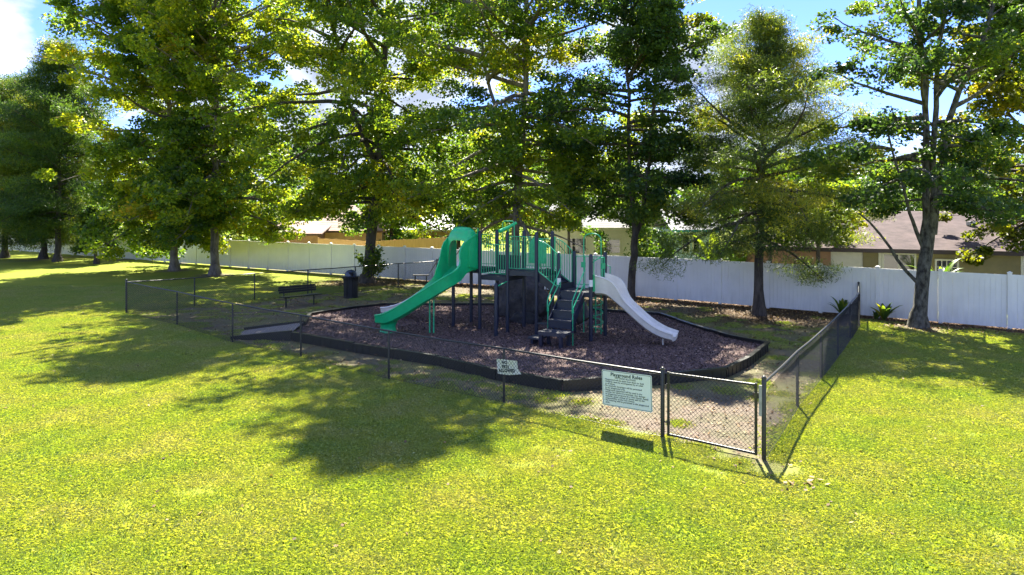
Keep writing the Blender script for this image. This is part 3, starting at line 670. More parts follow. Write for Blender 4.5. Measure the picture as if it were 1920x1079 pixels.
# guards of the lower deck
barrier(p11, p13, 1.7, 2.58, n=2, inset=.07); 
for a_, b_ in ((p12, p13),):
    for t0, t1 in ((.06, .2), (.8, .94)):
        A = a_.lerp(b_, t0); B = a_.lerp(b_, t1); MB().tube([z_(A, 1.7), z_(A, 2.58), z_(B, 2.58), z_(B, 1.7)], .016, 8).build("side_rail", M['green'], ps, smooth=True)
A, B = p12 + Vv * .05 + U * .02, p13 - Vv * .05
MB().tube([z_(A, 2.48), z_((A + B) / 2, 2.58), z_(B, 2.58)], .017, 8).build("top_rail", M['green'], ps, smooth=True)
A = p11.lerp(p13, .30) + Vv * .03; B = p11.lerp(p13, .86) + Vv * .03; top = []
for k in range(9): a_ = math.pi * k / 8; top.append(z_((A + B) / 2 - (B - A) / 2 * math.cos(a_), 3.08 + .22 * math.sin(a_) ** .7))
MB().tube([z_(A, .2)] + top + [z_(B, .2)], .0175, 8).build("arch", M['green'], ps, smooth=True)
cc = (A + B) / 2 + Vv * .25; pts = [z_(cc + Vector((.23 * math.cos(k * .42), .23 * math.sin(k * .42), 0)), .22 + k * .0205) for k in range(68)]
MB().tube(pts, .015, 6).tube([z_(cc, PZ), z_(cc, 1.7)], .02, 8).build("coil_climber", M['green'], ps, smooth=True)
for p, off in ((p11.lerp(p13, .3), 0), (p12.lerp(p13, .88), 1)): MB().box(z_(p, 2.32), (.15, .012, .17), ang if not off else ang + 1.2).build("panel", M['green'], ps)
for p in (p10, p12): MB().tube([z_(p, 1.78), z_(p, 1.98)], .0595, 14, cap=False).build("sticker", M['sticker'], ps, smooth=True)
MB().tube([z_(p13 + U * .05, 2.0), z_(p13 + U * .16, 2.03), z_(p13 + U * .17, 2.3), z_(p13 + U * .05, 2.34)], .015, 8).build("side_rail", M['green'], ps, smooth=True)
# telescope with its hoop
tq = z_(p6 + Vv * .05, 3.36); m = MB().tube([tq + Vector((-.28, -.2, .0)), tq + Vector((-.0, -.02, .12)), tq + Vector((.25, .12, .26))], [.06, .052, .05], 12); m.tube([tq + Vector((0, 0, -.2)), tq + Vector((0, 0, .1))], .025, 8)
m.build("telescope", M['green_p'], ps, smooth=True)
MB().tube([z_(p6 - U * .18, 3.0), z_(p6 - U * .18, 3.62), z_(p6 - U * .13, 3.68), z_(p6 + U * .2, 3.68), z_(p6 + U * .25, 3.62), z_(p6 + U * .25, 3.2)], .014, 8).build("hoop", M['green'], ps, smooth=True)
# rock climber behind
def rock(c_, d, mt, name, seed, nz=12, na_=24):
    rr = np.random.default_rng(seed); m = MB(); ph = rr.uniform(0, 6, 12); rings = []
    for i in range(nz + 1):
        v_ = i / nz; ring = []; s_ = (1 - .42 * v_ ** 3) if i < nz else .45
        for j in range(na_):
            a_ = 2 * math.pi * j / na_; n_ = 1 + .10 * math.sin(3 * a_ + ph[0] + 4 * v_) + .08 * math.sin(5 * a_ + ph[1] - 9 * v_) + .06 * math.sin(8 * a_ + 14 * v_ + ph[2]) + rr.uniform(-.05, .05)
            e = (abs(math.cos(a_)) ** 4 + abs(math.sin(a_)) ** 4) ** -.25
            ring.append(c_ + U * (d[0] / 2 * math.cos(a_) * n_ * s_ * e) + Vv * (d[1] / 2 * math.sin(a_) * n_ * s_ * e) + UP * (v_ * d[2] * (1 - .22 * max(0, math.cos(a_ + .6))) + rr.uniform(-.02, .02)))
        rings.append(ring)
    m.loft(rings); return m.build(name, mt, ps, smooth=True, angle=80)
rock(z_((p4 + p7) / 2 + Vv * 1.9 - U * .62, .1), (2.1, .8, 1.72), M['rock'], "climbing_rock", 3)
rock(z_((p4 + p7) / 2 + Vv * .9 + U * .05, .1), (1.1, .6, .40), mat("grey_boulder", (.02, .02, .025), .8, var=.4, scale=7, bump=.5), "stepping_rock", 5, 6, 16)
# tunnel arch from the rock down to the right
m = MB(); pts = []
for k in range(10):
    t_ = k / 9; pts.append(z_((p7 + p9) / 2 + Vv * .95 + U * (t_ * 1.5 - .25), 1.78 - 1.35 * t_ ** 1.7))
m.tube(pts, .30, 14).build("crawl_tube", M['rock'], ps, smooth=True)

# slides
def slide(name, path, width, walls, mt, floor=.05, th=.045, lipw=.05, bank=None, flare=None):
    """swept trough; path of world points, walls = wall height at each point"""
    P_ = [Vector(p) for p in path]; n0 = len(P_); n = 34
    def cr(arr, t_):
        k = min(int(t_), n0 - 2); f = t_ - k; g_ = lambda i: arr[max(0, min(n0 - 1, i))]
        a_, b_, c_, d_ = g_(k - 1), g_(k), g_(k + 1), g_(k + 2)
        return .5 * ((2 * b_) + (c_ - a_) * f + (2 * a_ - 5 * b_ + 4 * c_ - d_) * f * f + (3 * b_ - a_ - 3 * c_ + d_) * f ** 3)
    pts = [cr(P_, (n0 - 1) * i / n) for i in range(n + 1)]; wh = [cr(walls, (n0 - 1) * i / n) for i in range(n + 1)]; wds = [cr(width, (n0 - 1) * i / n) for i in range(n + 1)]
    rings = []
    for i, p in enumerate(pts):
        tg = (pts[min(i + 1, n)] - pts[max(i - 1, 0)]).normalized(); sd = tg.cross(UP).normalized(); up = sd.cross(tg).normalized(); hw = wds[i] / 2; h_ = wh[i]
        prof = [(-hw - lipw, h_ - .03), (-hw - lipw * .7, h_), (-hw, h_), (-hw + .02, h_ * .5), (-hw + .05, .06), (-hw + .14, .008), (0, 0), (hw - .14, .008), (hw - .05, .06), (hw - .02, h_ * .5), (hw, h_), (hw + lipw * .7, h_), (hw + lipw, h_ - .03),
                (hw + .03, h_ - .05), (hw + .02, h_ * .5), (hw - .0, -.04), (hw - .12, -.11), (0, -.12), (-hw + .12, -.11), (-hw + .0, -.04), (-hw - .02, h_ * .5), (-hw - .03, h_ - .05)]
        rings.append([p + sd * a_ + up * b_ for a_, b_ in prof])
    m = MB().loft(rings[::-1]); return m.build(name, mt, ps, smooth=True, angle=38), pts, wh, wds
fm = (p1 + p3) / 2 - Vv * .03; g0 = z_(fm, 2.13)
path = [g0, g0 - Vv * .25 + UP * -.0, z_(g0 - Vv * .55 - U * .04, 1.98), Vector((-2.05, 21.86, 1.72)), Vector((-2.55, 21.70, 1.37)), Vector((-3.05, 21.70, 1.03)), Vector((-3.5, 21.76, .74)), Vector((-3.85, 21.85, .57)), Vector((-4.2, 21.97, .56))]
gs, gp, gw, gwd = slide("green_slide", path, [.84, .82, .76, .70, .66, .64, .64, .64, .56], [1.2, 1.0, .58, .38, .31, .29, .28, .27, .2], M['green_p'])
# hood over its start
m = MB(); rings_o, rings_i = [], []
def hood_ring(off, w_, h_, z0, inset):
    c_ = fm - Vv * off; ring = []
    for k in range(17):
        a_ = math.pi * k / 16; e = .42
        cx2 = math.copysign(abs(math.cos(a_)) ** e, math.cos(a_)) * (w_ / 2 - inset); cz = z0 + max(0, abs(math.sin(a_)) ** .6) * (h_ - inset)
        ring.append(c_ + U * cx2 + UP * cz)
    return ring
st = [(.0, .98, 1.28, 2.15), (.14, .98, 1.33, 2.15), (.27, .95, 1.31, 2.18), (.38, .91, 1.22, 2.20), (.45, .88, 1.10, 2.22)]
outer = [hood_ring(a_, w_, h_, z0, 0) for a_, w_, h_, z0 in st]; inner = [hood_ring(a_, w_ , h_ - (0.07 + .28 * a_), z0, .07) for a_, w_, h_, z0 in st]
rings = [o_ + i_[::-1] for o_, i_ in zip(outer, inner)]
m.loft(rings).build("slide_hood", M['green_p'], ps, smooth=True, angle=50)
MB().box(z_(fm + U * .47 - Vv * .0, 2.78), (.03, .06, 1.3), math.atan2(U.y, U.x)).build("flange", M['green_p'], ps)
# foot of the green slide and twin support poles
m = MB(); c_ = Vector((-3.92, 21.93, 0)); m.loft([[c_ + Vector((math.cos(a_) * rx, math.sin(a_) * ry, z)) for a_ in np.linspace(0, 2 * math.pi, 16, endpoint=False)] for rx, ry, z in ((.31, .26, .12), (.27, .22, .2), (.24, .2, .36), (.30, .24, .5))]).build("slide_foot", M['green_p'], ps, smooth=True)
for dx_ in (-.06, .07): MB().tube([Vector((-2.52 + dx_, 21.72 - dx_ * .4, PZ)), Vector((-2.52 + dx_, 21.72 - dx_ * .4, 1.22))], .024, 8).build("slide_support", M['green'], ps, smooth=True)
# rounded nose
m = MB(); e0 = gp[-1]
# pale slide at the right
w0 = (p12 + p13) / 2 + U * .06; ex = Vector((4.62, 19.38, .52))
path = [z_(w0, 1.62), z_(w0 + U * .35, 1.6), z_(w0 + U * .72, 1.32), z_(w0 + U * 1.1, 1.02), z_(w0 + U * 1.5, .72), z_(w0 + U * 1.9, .52), z_(w0 + U * 2.3, .44)]
slide("grey_slide", path, [.78, .70, .52, .50, .50, .50, .5], [.5, .4, .2, .165, .165, .165, .14], M['grey_p'])
MB().box(z_(w0 + Vv * -.0 + U * -.01 - Vv * .44, 1.88), (.06, .1, .5), ang).build("flange", M['green_p'], ps)
MB().tube([z_(w0 + U * 1.95, .46), z_(w0 + U * 1.95, PZ)], .02, 8).build("slide_support", M['grey_p'], ps, smooth=True)
# second pale slide at the rear left
w1 = (p1 + p2) / 2 - U * .05
slide("grey_slide", [z_(w1, 2.1), z_(w1 - U * .5, 1.88), z_(w1 - U * 1.3, 1.2), z_(w1 - U * 2.2, .66), z_(w1 - U * 2.9, .42), z_(w1 - U * 3.35, .38)], [.7, .55, .5, .5, .5, .5], [.4, .22, .18, .18, .18, .15], M['grey_p'])

# ------------------------------------------------------------------ bench, trash can, small table
def bench(a_, b_, label):
    t = thing("park_bench", (a_ + b_) / 2, label, "bench"); d = (b_ - a_).normalized(); f = Vector((d.y, -d.x, 0)); c = (a_ + b_) / 2; an_ = math.atan2(d.y, d.x); Lb = 1.75
    for k in range(4): MB().box(c + f * (.02 + .105 * k) + UP * .45, (Lb, .09, .035), an_).build("seat_slat", M['black_coat'], t)
    for k in range(3):
        MB().box(c - f * (.06 + .025 * k) + UP * (.62 + .095 * k), (Lb - (.0 if k == 1 else .05), .03, .088), an_).build("back_slat", M['black_coat'], t)
    for s_ in (-1, 1):
        e = c + d * (s_ * .64); m = MB(); m.tube([e + f * .12 + UP * -.02, e + f * .12 + UP * .43], .032, 8); m.tube([e + f * .38 + UP * .425, e - f * .03 + UP * .425, e - f * .07 + UP * .6, e - f * .135 + UP * .87], .022, 8); m.build("leg", M['black_coat'], t, smooth=True)
bench(P(533, 577), P(586, 571), "black backed park bench on the grass inside the rear fence")
def lathe(c, prof, n=28):
    return MB().loft([[Vector((c.x + r * math.cos(2 * math.pi * j / n), c.y + r * math.sin(2 * math.pi * j / n), z)) for j in range(n)] for r, z in prof])
tcp = Vector((-7.35, 31.6, 0)); tcn = thing("trash_can", tcp, "dark slatted metal trash can with domed lid left of the leaning tree", "trash can")
lathe(tcp, [(.25, .02), (.27, .03), (.27, .9), (.27, .92)]).build("liner", M['black_p'], tcn, smooth=True)
for k in range(26):
    a_ = 2 * math.pi * k / 26; dd = Vector((math.cos(a_), math.sin(a_), 0)); MB().tube([tcp + dd * .29 + UP * .03, tcp + dd * .305 + UP * .8, tcp + dd * .36 + UP * .96], .0165, 4).build("slat", M['black_coat'], tcn)
lathe(tcp, [(.30, .0), (.325, .0), (.325, .06), (.30, .06)], 28).build("ring", M['black_coat'], tcn, smooth=True)
lathe(tcp, [(.33, .95), (.40, .96), (.41, .985), (.33, 1.0), (.28, 1.0)], 28).build("rim", M['navy'], tcn, smooth=True)
lathe(tcp, [(.27, .99), (.265, 1.1), (.22, 1.2), (.12, 1.26), (.02, 1.28)], 28).build("lid", mat("blue_black_dome", (.02, .035, .07), .3, var=.2, spec=.6), tcn, smooth=True)
MB().box(tcp + Vector((.07, -.235, 1.1)), (.2, .06, .16), -.1).build("opening", mat("dark_opening", (.004, .004, .005), .9), tcn)
bt = P(789, 534); tb = thing("backless_bench", bt, "small black backless bench by the white fence left of the green slide", "bench")
MB().box(bt + UP * .5, (.85, .35, .05)).build("seat", M['black_coat'], tb)
for s_ in (-.3, .3): MB().tube([bt + Vector((s_, 0, 0)), bt + Vector((s_, 0, .48))], .03, 8).build("leg", M['black_coat'], tb)

# ------------------------------------------------------------------ trees
def leafcloud(cen, tones, size, aspect=.75, up=.5, tri=False, droop=0):
    n = len(cen); nr = rng.normal(0, 1, (n, 3)); nr[:, 2] = np.abs(nr[:, 2]) + up; nr /= np.linalg.norm(nr, axis=1)[:, None]
    a_ = rng.normal(0, 1, (n, 3)); 
    if droop: a_[:, 2] -= droop
    u = a_ - nr * (a_ * nr).sum(1)[:, None]; u /= np.linalg.norm(u, axis=1)[:, None]; v_ = np.cross(nr, u)
    s_ = (np.asarray(size) * rng.uniform(.6, 1.3, n))[:, None] * .5
    if tri: q_ = np.stack([cen - u * s_ - v_ * s_ * aspect, cen - u * s_ + v_ * s_ * aspect, cen + u * s_], 1)
    else: q_ = np.stack([cen - u * s_, cen - v_ * s_ * aspect - u * s_ * .15 + nr * s_ * .15, cen + u * s_, cen + v_ * s_ * aspect - u * s_ * .15 + nr * s_ * .15], 1)
    return q_.reshape(-1, 3), tones
def interp(path, t_):
    k = min(int(t_ * (len(path) - 1)), len(path) - 2); f = t_ * (len(path) - 1) - k; return path[k].lerp(path[k + 1], f)
def make_tree(name, stems, radii, Rc, z0, H, nl, ncl, nleaf, leafsz, lmat, bark, label, cat="tree", group=None, seed=1, elev=(-.12, .95), shape=None, tone=.42, tsd=.12, rc=.55, needle=False, cut=None, skew=(0, 0), flare=1.6, lowdroop=.25, seg=10, extras=(), smin=.22):
    rr = random.Random(seed); base = stems[0][0]; T = thing(name, (base.x, base.y, 0), label, cat, group)
    m = MB(); shape = shape or (lambda t_: (.72 + .9 * t_) if t_ < .3 else (1.0 - .78 * ((t_ - .3) / .7) ** 1.4))
    for si, (st_, ra) in enumerate(zip(stems, radii)):
        pts = []; rads = []; n = max(6, int((st_[-1] - st_[0]).length / .9))
        for i in range(n + 1):
            p = interp(st_, i / n); wob = .022 if 0 < i < n else 0
            pts.append(p + Vector((rr.gauss(0, wob), rr.gauss(0, wob), 0))); rads.append(ra[0] + (ra[1] - ra[0]) * i / n)
        if si == 0:
            pts = [base + UP * -.15, base + UP * .12, base + UP * .45] + pts[1:]; rads = [ra[0] * flare * 1.1, ra[0] * flare, ra[0] * (1 + (flare - 1) * .35)] + rads[1:]
        m.tube(pts, rads, seg)
    cen = []; tn_ = []; sz = []
    wts = [(s_[-1] - s_[0]).length for s_ in stems]
    for i in range(nl + len(extras)):
        t_ = (i + rr.random()) / nl; ex_ = extras[i - nl] if i >= nl else None
        if ex_: t_ = .05
        h = ex_[0] if ex_ else z0 + (H - z0) * (t_ ** .92)
        cand = [s_ for s_ in stems if s_[0].z <= h <= s_[-1].z + .01] or [max(stems, key=lambda s_: s_[-1].z)]
        s_ = rr.choice(cand); lo, hi = 0., 1.
        for _ in range(14):
            mid_ = (lo + hi) / 2
            if interp(s_, mid_).z < h: lo = mid_
            else: hi = mid_
        o_ = interp(s_, lo); az = i * 2.399 + rr.uniform(-.4, .4); L_ = Rc * shape(t_) * rr.uniform(*((.5, 1.22) if needle else (.72, 1.12)))
        if len(stems) > 1:       # lean outwards from the middle of the crown
            off = Vector((o_.x - base.x, o_.y - base.y)); L_ = max(L_ * .45, L_ - off.length * .5) if off.length > .5 else L_
        if ex_: az = ex_[1]; L_ = ex_[2]
        L_ *= 1 + skew[0] * math.cos(az - skew[1]); el = elev[0] + (elev[1] - elev[0]) * t_ + rr.gauss(0, .1)
        if ex_: el = ex_[3]
        d = Vector((math.cos(az) * math.cos(el), math.sin(az) * math.cos(el), math.sin(el))); path = [o_]; p = o_.copy(); ns_ = 6
        dd = d.copy()
        for k in range(ns_):
            dd = (dd + Vector((rr.gauss(0, .10), rr.gauss(0, .10), rr.gauss(0, .07) - (lowdroop * .35 if t_ < .25 else -.02)))).normalized(); p = p + dd * (L_ / ns_); path.append(p.copy())
        r0 = min(.02 + .017 * L_, .16); m.tube(path, [r0 * (1 - .85 * k / ns_) for k in range(ns_ + 1)], 5, cap=False)
        ct = rr.gauss(tone, tsd)
        for k in range(ncl):
            s2 = smin + (1 - smin) * ((k + rr.random()) / ncl) ** .8; q_ = interp(path, min(.999, s2)); az2 = rr.uniform(0, 6.283); tl = rr.uniform(.15, .33) * L_ * (1.15 - .55 * s2) + .15
            td = Vector((math.cos(az2), math.sin(az2), rr.uniform(-.35, .5))).normalized(); e_ = q_ + td * tl
            if cut and not cut(e_): continue
            if (e_.x, e_.y) and e_.z < 1.0: e_.z = 1.0
            m.tube([q_, q_.lerp(e_, .5) + Vector((0, 0, .04)), e_], [.017, .011, .005], 3, cap=False)
            out_ = e_.z > 4.1 + 400 / F * e_.y     # above the picture: fewer, larger leaves carry the shade
            n_ = int(nleaf * rr.uniform(.5, 1.4) * (.14 if out_ else 1) * (min(1.3, .25 + 1.1 * L_ / Rc) if needle else 1)); rcc = rc * rr.uniform(.65, 1.25) * ((.6 + .5 * L_ / Rc) if needle else 1)
            u_ = rng.normal(0, 1, (n_, 3)); u_ *= (rng.random(n_) ** .45 * rcc / np.linalg.norm(u_, axis=1))[:, None]; u_[:, 2] *= .62
            if needle: u_ = u_ * np.array([1.2, 1.2, .95]) + np.array(td)[None] * rng.uniform(-.3, .3, (n_, 1))
            if out_ and rr.random() < .35: continue
            cen.append(np.array(e_)[None] + u_); tn_.append(np.clip(rng.normal(ct + rr.gauss(0, tsd * .6), .13, n_), 0, 1)); sz.append(np.full(n_, leafsz * (1.65 if out_ else 1)))
    m.build("trunk", bark, T, smooth=True, angle=80)
    if cen:
        cen = np.concatenate(cen); tn_ = np.concatenate(tn_); sz = np.concatenate(sz)
        q_, tn2 = leafcloud(cen, tn_, sz, .16 if needle else .78, up=.15 if needle else .35, tri=needle, droop=.9 if needle else .35)
        put("crown", fastmesh("crown", q_, 3 if needle else 4, lmat, tn2), T)
    return T
def V3(p, z, dx=0, dy=0): return Vector((p.x + dx, p.y + dy, z))
t = TR['t1']; make_tree("sycamore_tree", [[V3(t, 0), V3(t, 5, -.05), V3(t, 10, .1), V3(t, 17, -.1), V3(t, 24, .3)]], [(.26, .06)], 6.4, 3.3, 28, 108, 12, 135, .21, M['leaf'], M['bark_syc'],
    "tall sycamore with mottled pale trunk behind the left end of the chain link fence", seed=11, elev=(-.2, 1.0), tone=.50, rc=.72, extras=((4.6, -.1, 6.6, .15), (4.0, -.5, 5.6, .0), (5.0, -1.4, 5.5, .1), (4.2, 2.9, 5.0, .0)))
t = TR['t2']; make_tree("sycamore_tree", [[V3(t, 0), V3(t, 6, -.2), V3(t, 14, -.5), V3(t, 21, -.6)]], [(.26, .05)], 6.4, 2.4, 26, 98, 11, 130, .23, M['leaf'], M['bark_syc'],
    "sycamore just left of the pale mottled trunk with its crown down to the white fence", seed=12, elev=(-.18, .95), tone=.42, rc=.8, skew=(.15, 3.1))
t = TR['t7']; make_tree("sycamore_tree", [[V3(t, 0), V3(t, 2.5, .25), V3(t, 5.5, .6), V3(t, 11, .9), V3(t, 18, 1.3), V3(t, 25, 1.6)], [V3(t, 6, .65), V3(t, 10, -1.0, -.4), V3(t, 17, -2.2, -.6)]], [(.31, .06), (.15, .04)], 7.0, 4.3, 26.5, 118, 12, 150, .172, M['leaf'], M['bark'],
    "tall leaning dark trunked tree between the trash can and the green slide", seed=13, elev=(-.25, 1.05), tone=.44, smin=.3, rc=.7, cut=lambda e_: e_.z > 3.1 or e_.x < -9.5, extras=((4.6, 3.3, 5.6, .15), (5.2, 2.6, 5.2, .2), (4.4, -2.5, 4.6, .1), (4.8, 0.1, 4.5, .15)))
t = TR['t8']; make_tree("sycamore_tree", [[V3(t, 0), V3(t, 4, .05), V3(t, 9, .45), V3(t, 16, .6), V3(t, 25, .6)], [V3(t, 5.2, .1), V3(t, 10, -1.3, .2), V3(t, 17, -2.4, .2)]], [(.22, .05), (.12, .03)], 6.6, 3.3, 25.5, 118, 12, 155, .158, M['leaf'], M['bark_syc'],
    "tall sycamore standing directly behind the play structure", seed=14, elev=(-.2, 1.05), tone=.42, rc=.68, cut=lambda e_: e_.z > 3.3)
t = TR['t9']; make_tree("forked_tree", [[V3(t, 0), V3(t, 1.6, .05), V3(t, 2.85, .18)], [V3(t, 2.75, .15), V3(t, 5.5, -.02, .1), V3(t, 10, -.1, .2), V3(t, 17, -.5, .3)], [V3(t, 2.75, .2), V3(t, 3.6, .5), V3(t, 5.8, .75), V3(t, 10, 1.1), V3(t, 19, 1.6)]], [(.18, .155), (.11, .04), (.12, .03)], 4.3, 4.4, 19.5, 92, 12, 128, .148, M['leaf_dark'], M['bark'],
    "slim dark tree forked low down, right of the grey slide by the fence", seed=15, elev=(-.05, 1.1), tone=.42, rc=.6, smin=.35, flare=1.25, tsd=.18)
t = TR['t10']; make_tree("cypress_tree", [[V3(t, 0), V3(t, 4, .05), V3(t, 8, .25), V3(t, 10.9, .35)]], [(.19, .025)], 4.3, 2.9, 11.0, 70, 14, 190, .16, M['needle'], M['bark'],
    "feathery bald cypress with straight flared trunk and yellowing lower branches", seed=16, elev=(-.05, 1.0), needle=True, rc=.56, flare=1.55, tone=.42, tsd=.18, lowdroop=.45,
    shape=lambda t_: (.85 + .5 * t_) if t_ < .25 else 1.0 - .86 * ((t_ - .25) / .75))
t = TR['t11']
def D11(px, py, dD=0): q_ = PD(px, py, t.y + dD); return q_
make_tree("oak_tree", [[V3(t, 0), D11(1727, 540), D11(1738, 460), D11(1746, 400)], [D11(1738, 470), D11(1735, 400), D11(1736, 250), D11(1737, 150), D11(1725, 60), D11(1715, -140)], [D11(1748, 440), D11(1765, 340), D11(1772, 250), D11(1800, 170), D11(1840, 90), D11(1880, -60)],
    [D11(1748, 440), D11(1750, 300), D11(1755, 160), D11(1770, 20), D11(1780, -260)], [D11(1718, 528), D11(1690, 500), D11(1668, 465), D11(1640, 425), D11(1610, 400)], [D11(1733, 470), D11(1712, 420), D11(1707, 400), D11(1690, 330), D11(1660, 230)]],
    [(.23, .18), (.13, .06), (.15, .05), (.12, .04), (.065, .03), (.07, .03)], 4.5, 4.0, 15.5, 78, 9, 115, .14, M['leaf_dark'], M['bark_lichen'],
    "many stemmed tree with lichen spotted trunk at the right in front of the white fence", seed=17, elev=(.0, 1.0), tone=.5, tsd=.18, rc=.5, smin=.5, flare=1.5, cut=lambda e_: rng.random() < .9)
q = Vector((21.5, 27.5, 0)); make_tree("maple_tree", [[V3(q, 0), V3(q, 5, -.5), V3(q, 12, -1)]], [(.2, .05)], 4.6, 3.2, 12.5, 46, 9, 150, .16, M['leaf_gold'], M['bark'],
    "gold and orange tinted tree at the right edge over the brown roof", seed=18, elev=(-.1, .9), tone=.42, tsd=.18, rc=.5)
t = TR['t3']; make_tree("small_tree", [[V3(t, 0), V3(t, 1.6, -.1), V3(t, 3.4, .1)]], [(.14, .04)], 1.5, 1.1, 3.9, 22, 7, 130, .16, M['leaf_dark'], M['bark'],
    "short round bushy tree before the white fence at the left", seed=19, tone=.45, rc=.42, shape=lambda t_: 1 - .5 * abs(t_ - .4))
for k, (key, h_, r_2, se_, lab) in enumerate((('t4', 16, 5.0, 21, "dark cypress with thin black trunk at the left, nearest to the short bushy tree"), ('t5', 13, 4.2, 22, "cypress with drooping lower boughs second from the left edge"), ('t6', 14, 4.8, 23, "cypress with reddish trunk at the left edge of the lawn"))):
    t = TR[key]; make_tree("cypress_tree", [[V3(t, 0), V3(t, 5, .1), V3(t, h_, .2)]], [(.24, .04)], r_2, 2.8 if k != 1 else 1.6, h_, 64, 10, 190, .30, M['needle'] if k != 0 else M['leaf_dark'], M['bark'], lab,
        seed=se_, elev=(-.15, .8), needle=True, rc=.95, tone=.34 if k != 2 else .6, tsd=.18)
# trees beyond the fences
bgs = [(-150, 62, 15, 6, 0), (30, 80, 13, 6, 0), (150, 70, 12, 5.5, 1), (250, 66, 9, 5, 0), (345, 62, 10, 5, 0), (450, 66, 11, 5, 1), (570, 75, 11, 5, 0), (735, 56, 8.0, 3.0, 2), (860, 62, 9, 5, 1), (1010, 60, 8.5, 4.5, 2), (1150, 62, 8, 4.5, 1),
       (1380, 58, 7.2, 4, 2), (1450, 70, 8, 5, 1), (1560, 66, 7.5, 4.5, 0), (1660, 95, 9.0, 7, 0), (1800, 85, 7.6, 6, 0), (1900, 90, 8.5, 7, 0), (1490, 40, 6.0, 2.2, 1), (2080, 60, 11, 6, 0), (-40, 95, 17, 8, 0)]
desc = ["dark", "green", "yellow green"]
where = ["at the far left edge beyond the fence", "far beyond the leftmost cypress trunks", "beyond the fence behind the short bushy tree", "low, behind the fence right of the bushy tree", "beyond the fence behind the two pale mottled trunks", "beyond the fence left of the tan brick wing",
         "behind the tan house with the pinkish roof", "glowing, beside the leaning trunk over the wooden fence", "behind the wooden fence and green slide", "behind the play structure's upper deck", "above the cream house", "just behind the pale blue house",
         "behind the cypress crown", "behind the left end of the brown roof", "on the skyline over the brown roof", "low on the skyline right of the many stemmed trunk", "on the skyline at the right edge", "slender, between cypress and many stemmed tree", "beyond the right end of the brown roofed house", "tallest at the far left skyline"]
for k, (px, D_, h_, r_2, c_) in enumerate(bgs):
    q = Vector(((px - CX) / F * D_, D_, 0)); mt = (M['leaf_dark'], M['leaf'], M['bright'])[c_]
    make_tree("background_tree", [[V3(q, 0), V3(q, h_ * .9)]], [(.2, .05)], r_2, 1.2, h_, 24, 8, 55, .24 * max(1, D_ / 55), mt, M['bark'], f"{desc[c_]} tree {where[k]}", "tree", "trees beyond the white fence", seed=40 + k,
              rc=r_2 * .19, tone=.42, shape=lambda t_: 1 - .7 * max(0, t_ - .35) ** 1.2, seg=6)

mids = [(900, 46, 8.0, 3.2, 1, "over the wooden fence behind the green hood"), (1065, 40.5, 7.0, 2.8, 2, "hanging over the cream house roof at its left end"),
        (1185, 41.2, 6.5, 2.0, 0, "hanging over the cream house roof by the forked trunk"), (1440, 31.0, 5.6, 2.0, 2, "right behind the cypress trunk"), (1530, 30.2, 5.0, 1.8, 1, "over the left end of the brown roof")]
for k, (px, D_, h_, r_2, c_, wh) in enumerate(mids):
    q = Vector(((px - CX) / F * D_, D_, 0)); make_tree("garden_tree", [[V3(q, 0), V3(q, 2.4, .1), V3(q, h_ * .9)]], [(.12, .04)], r_2, 2.75, h_, 26, 8, 75, .17, (M['leaf_dark'], M['leaf'], M['bright'])[c_], M['bark'],
        f"{desc[c_]} garden tree {wh}", "tree", "garden trees close behind the white fence", seed=80 + k, rc=.5, elev=(0, .9), seg=6, lowdroop=.05)
n_ = 15000; th = rng.uniform(-1.05, 1.05, n_); rad = rng.uniform(150, 175, n_); hh = (7 + 3.5 * vnoise(th * 60, th * 0, 2.2) + 2.5 * vnoise(th * 60, th * 0 + 9, .6)) * rng.random(n_) ** .6
cw = np.stack([rad * np.sin(th), rad * np.cos(th), hh], -1); q_, t2 = leafcloud(cw, np.clip(rng.normal(.35, .2, n_), 0, 1), np.full(n_, 1.9), .8)
put("distant_woods", fastmesh("distant_woods", q_, 4, M['leaf_dark'], t2), kind="stuff")
# ------------------------------------------------------------------ shrubs and plants
def shrub(name, c, size, n, leaf, mt, label, tone=.5, stems=8, up=.3, seed=1, cat="shrub", group=None):
    rr = random.Random(seed); T = thing(name, c, label, cat, group); m = MB(); cen = []; tn_ = []
    for k in range(stems):
        a_ = rr.uniform(0, 6.283); r_3 = rr.uniform(.2, 1); top = c + Vector((math.cos(a_) * r_3 * size[0], math.sin(a_) * r_3 * size[1], size[2] * rr.uniform(.55, 1)))
        md_ = c.lerp(top, .5) + Vector((0, 0, size[2] * .08)); m.tube([c + UP * -.02, md_, top], [.02, .014, .006], 4, cap=False)
        for s_ in range(5):
            q_ = [c, md_, top]; e_ = interp(q_, min(.999, .3 + .7 * (s_ + rr.random()) / 5)); n_ = max(2, int(n / stems / 5)); rad = min(size) * .33
            cen.append(np.array(e_)[None] + rng.normal(0, rad * .6, (n_, 3))); tn_.append(np.clip(rng.normal(tone + rr.gauss(0, .1), .15, n_), 0, 1))
    cen = np.concatenate(cen); cen[:, 2] = np.maximum(cen[:, 2], .05); q_, t2 = leafcloud(cen, np.concatenate(tn_), leaf, .6, up=up)
    m.build("stem", M['bark'], T); put("foliage", fastmesh("foliage", q_, 4, mt, t2), T)
shrub("sapling_shoots", TR['t7'] + Vector((.35, -.35, 0)), (.9, .5, 2.1), 900, .17, M['leaf'], "leafy shoots sprouting round the foot of the leaning tree", .4, 12, seed=2)
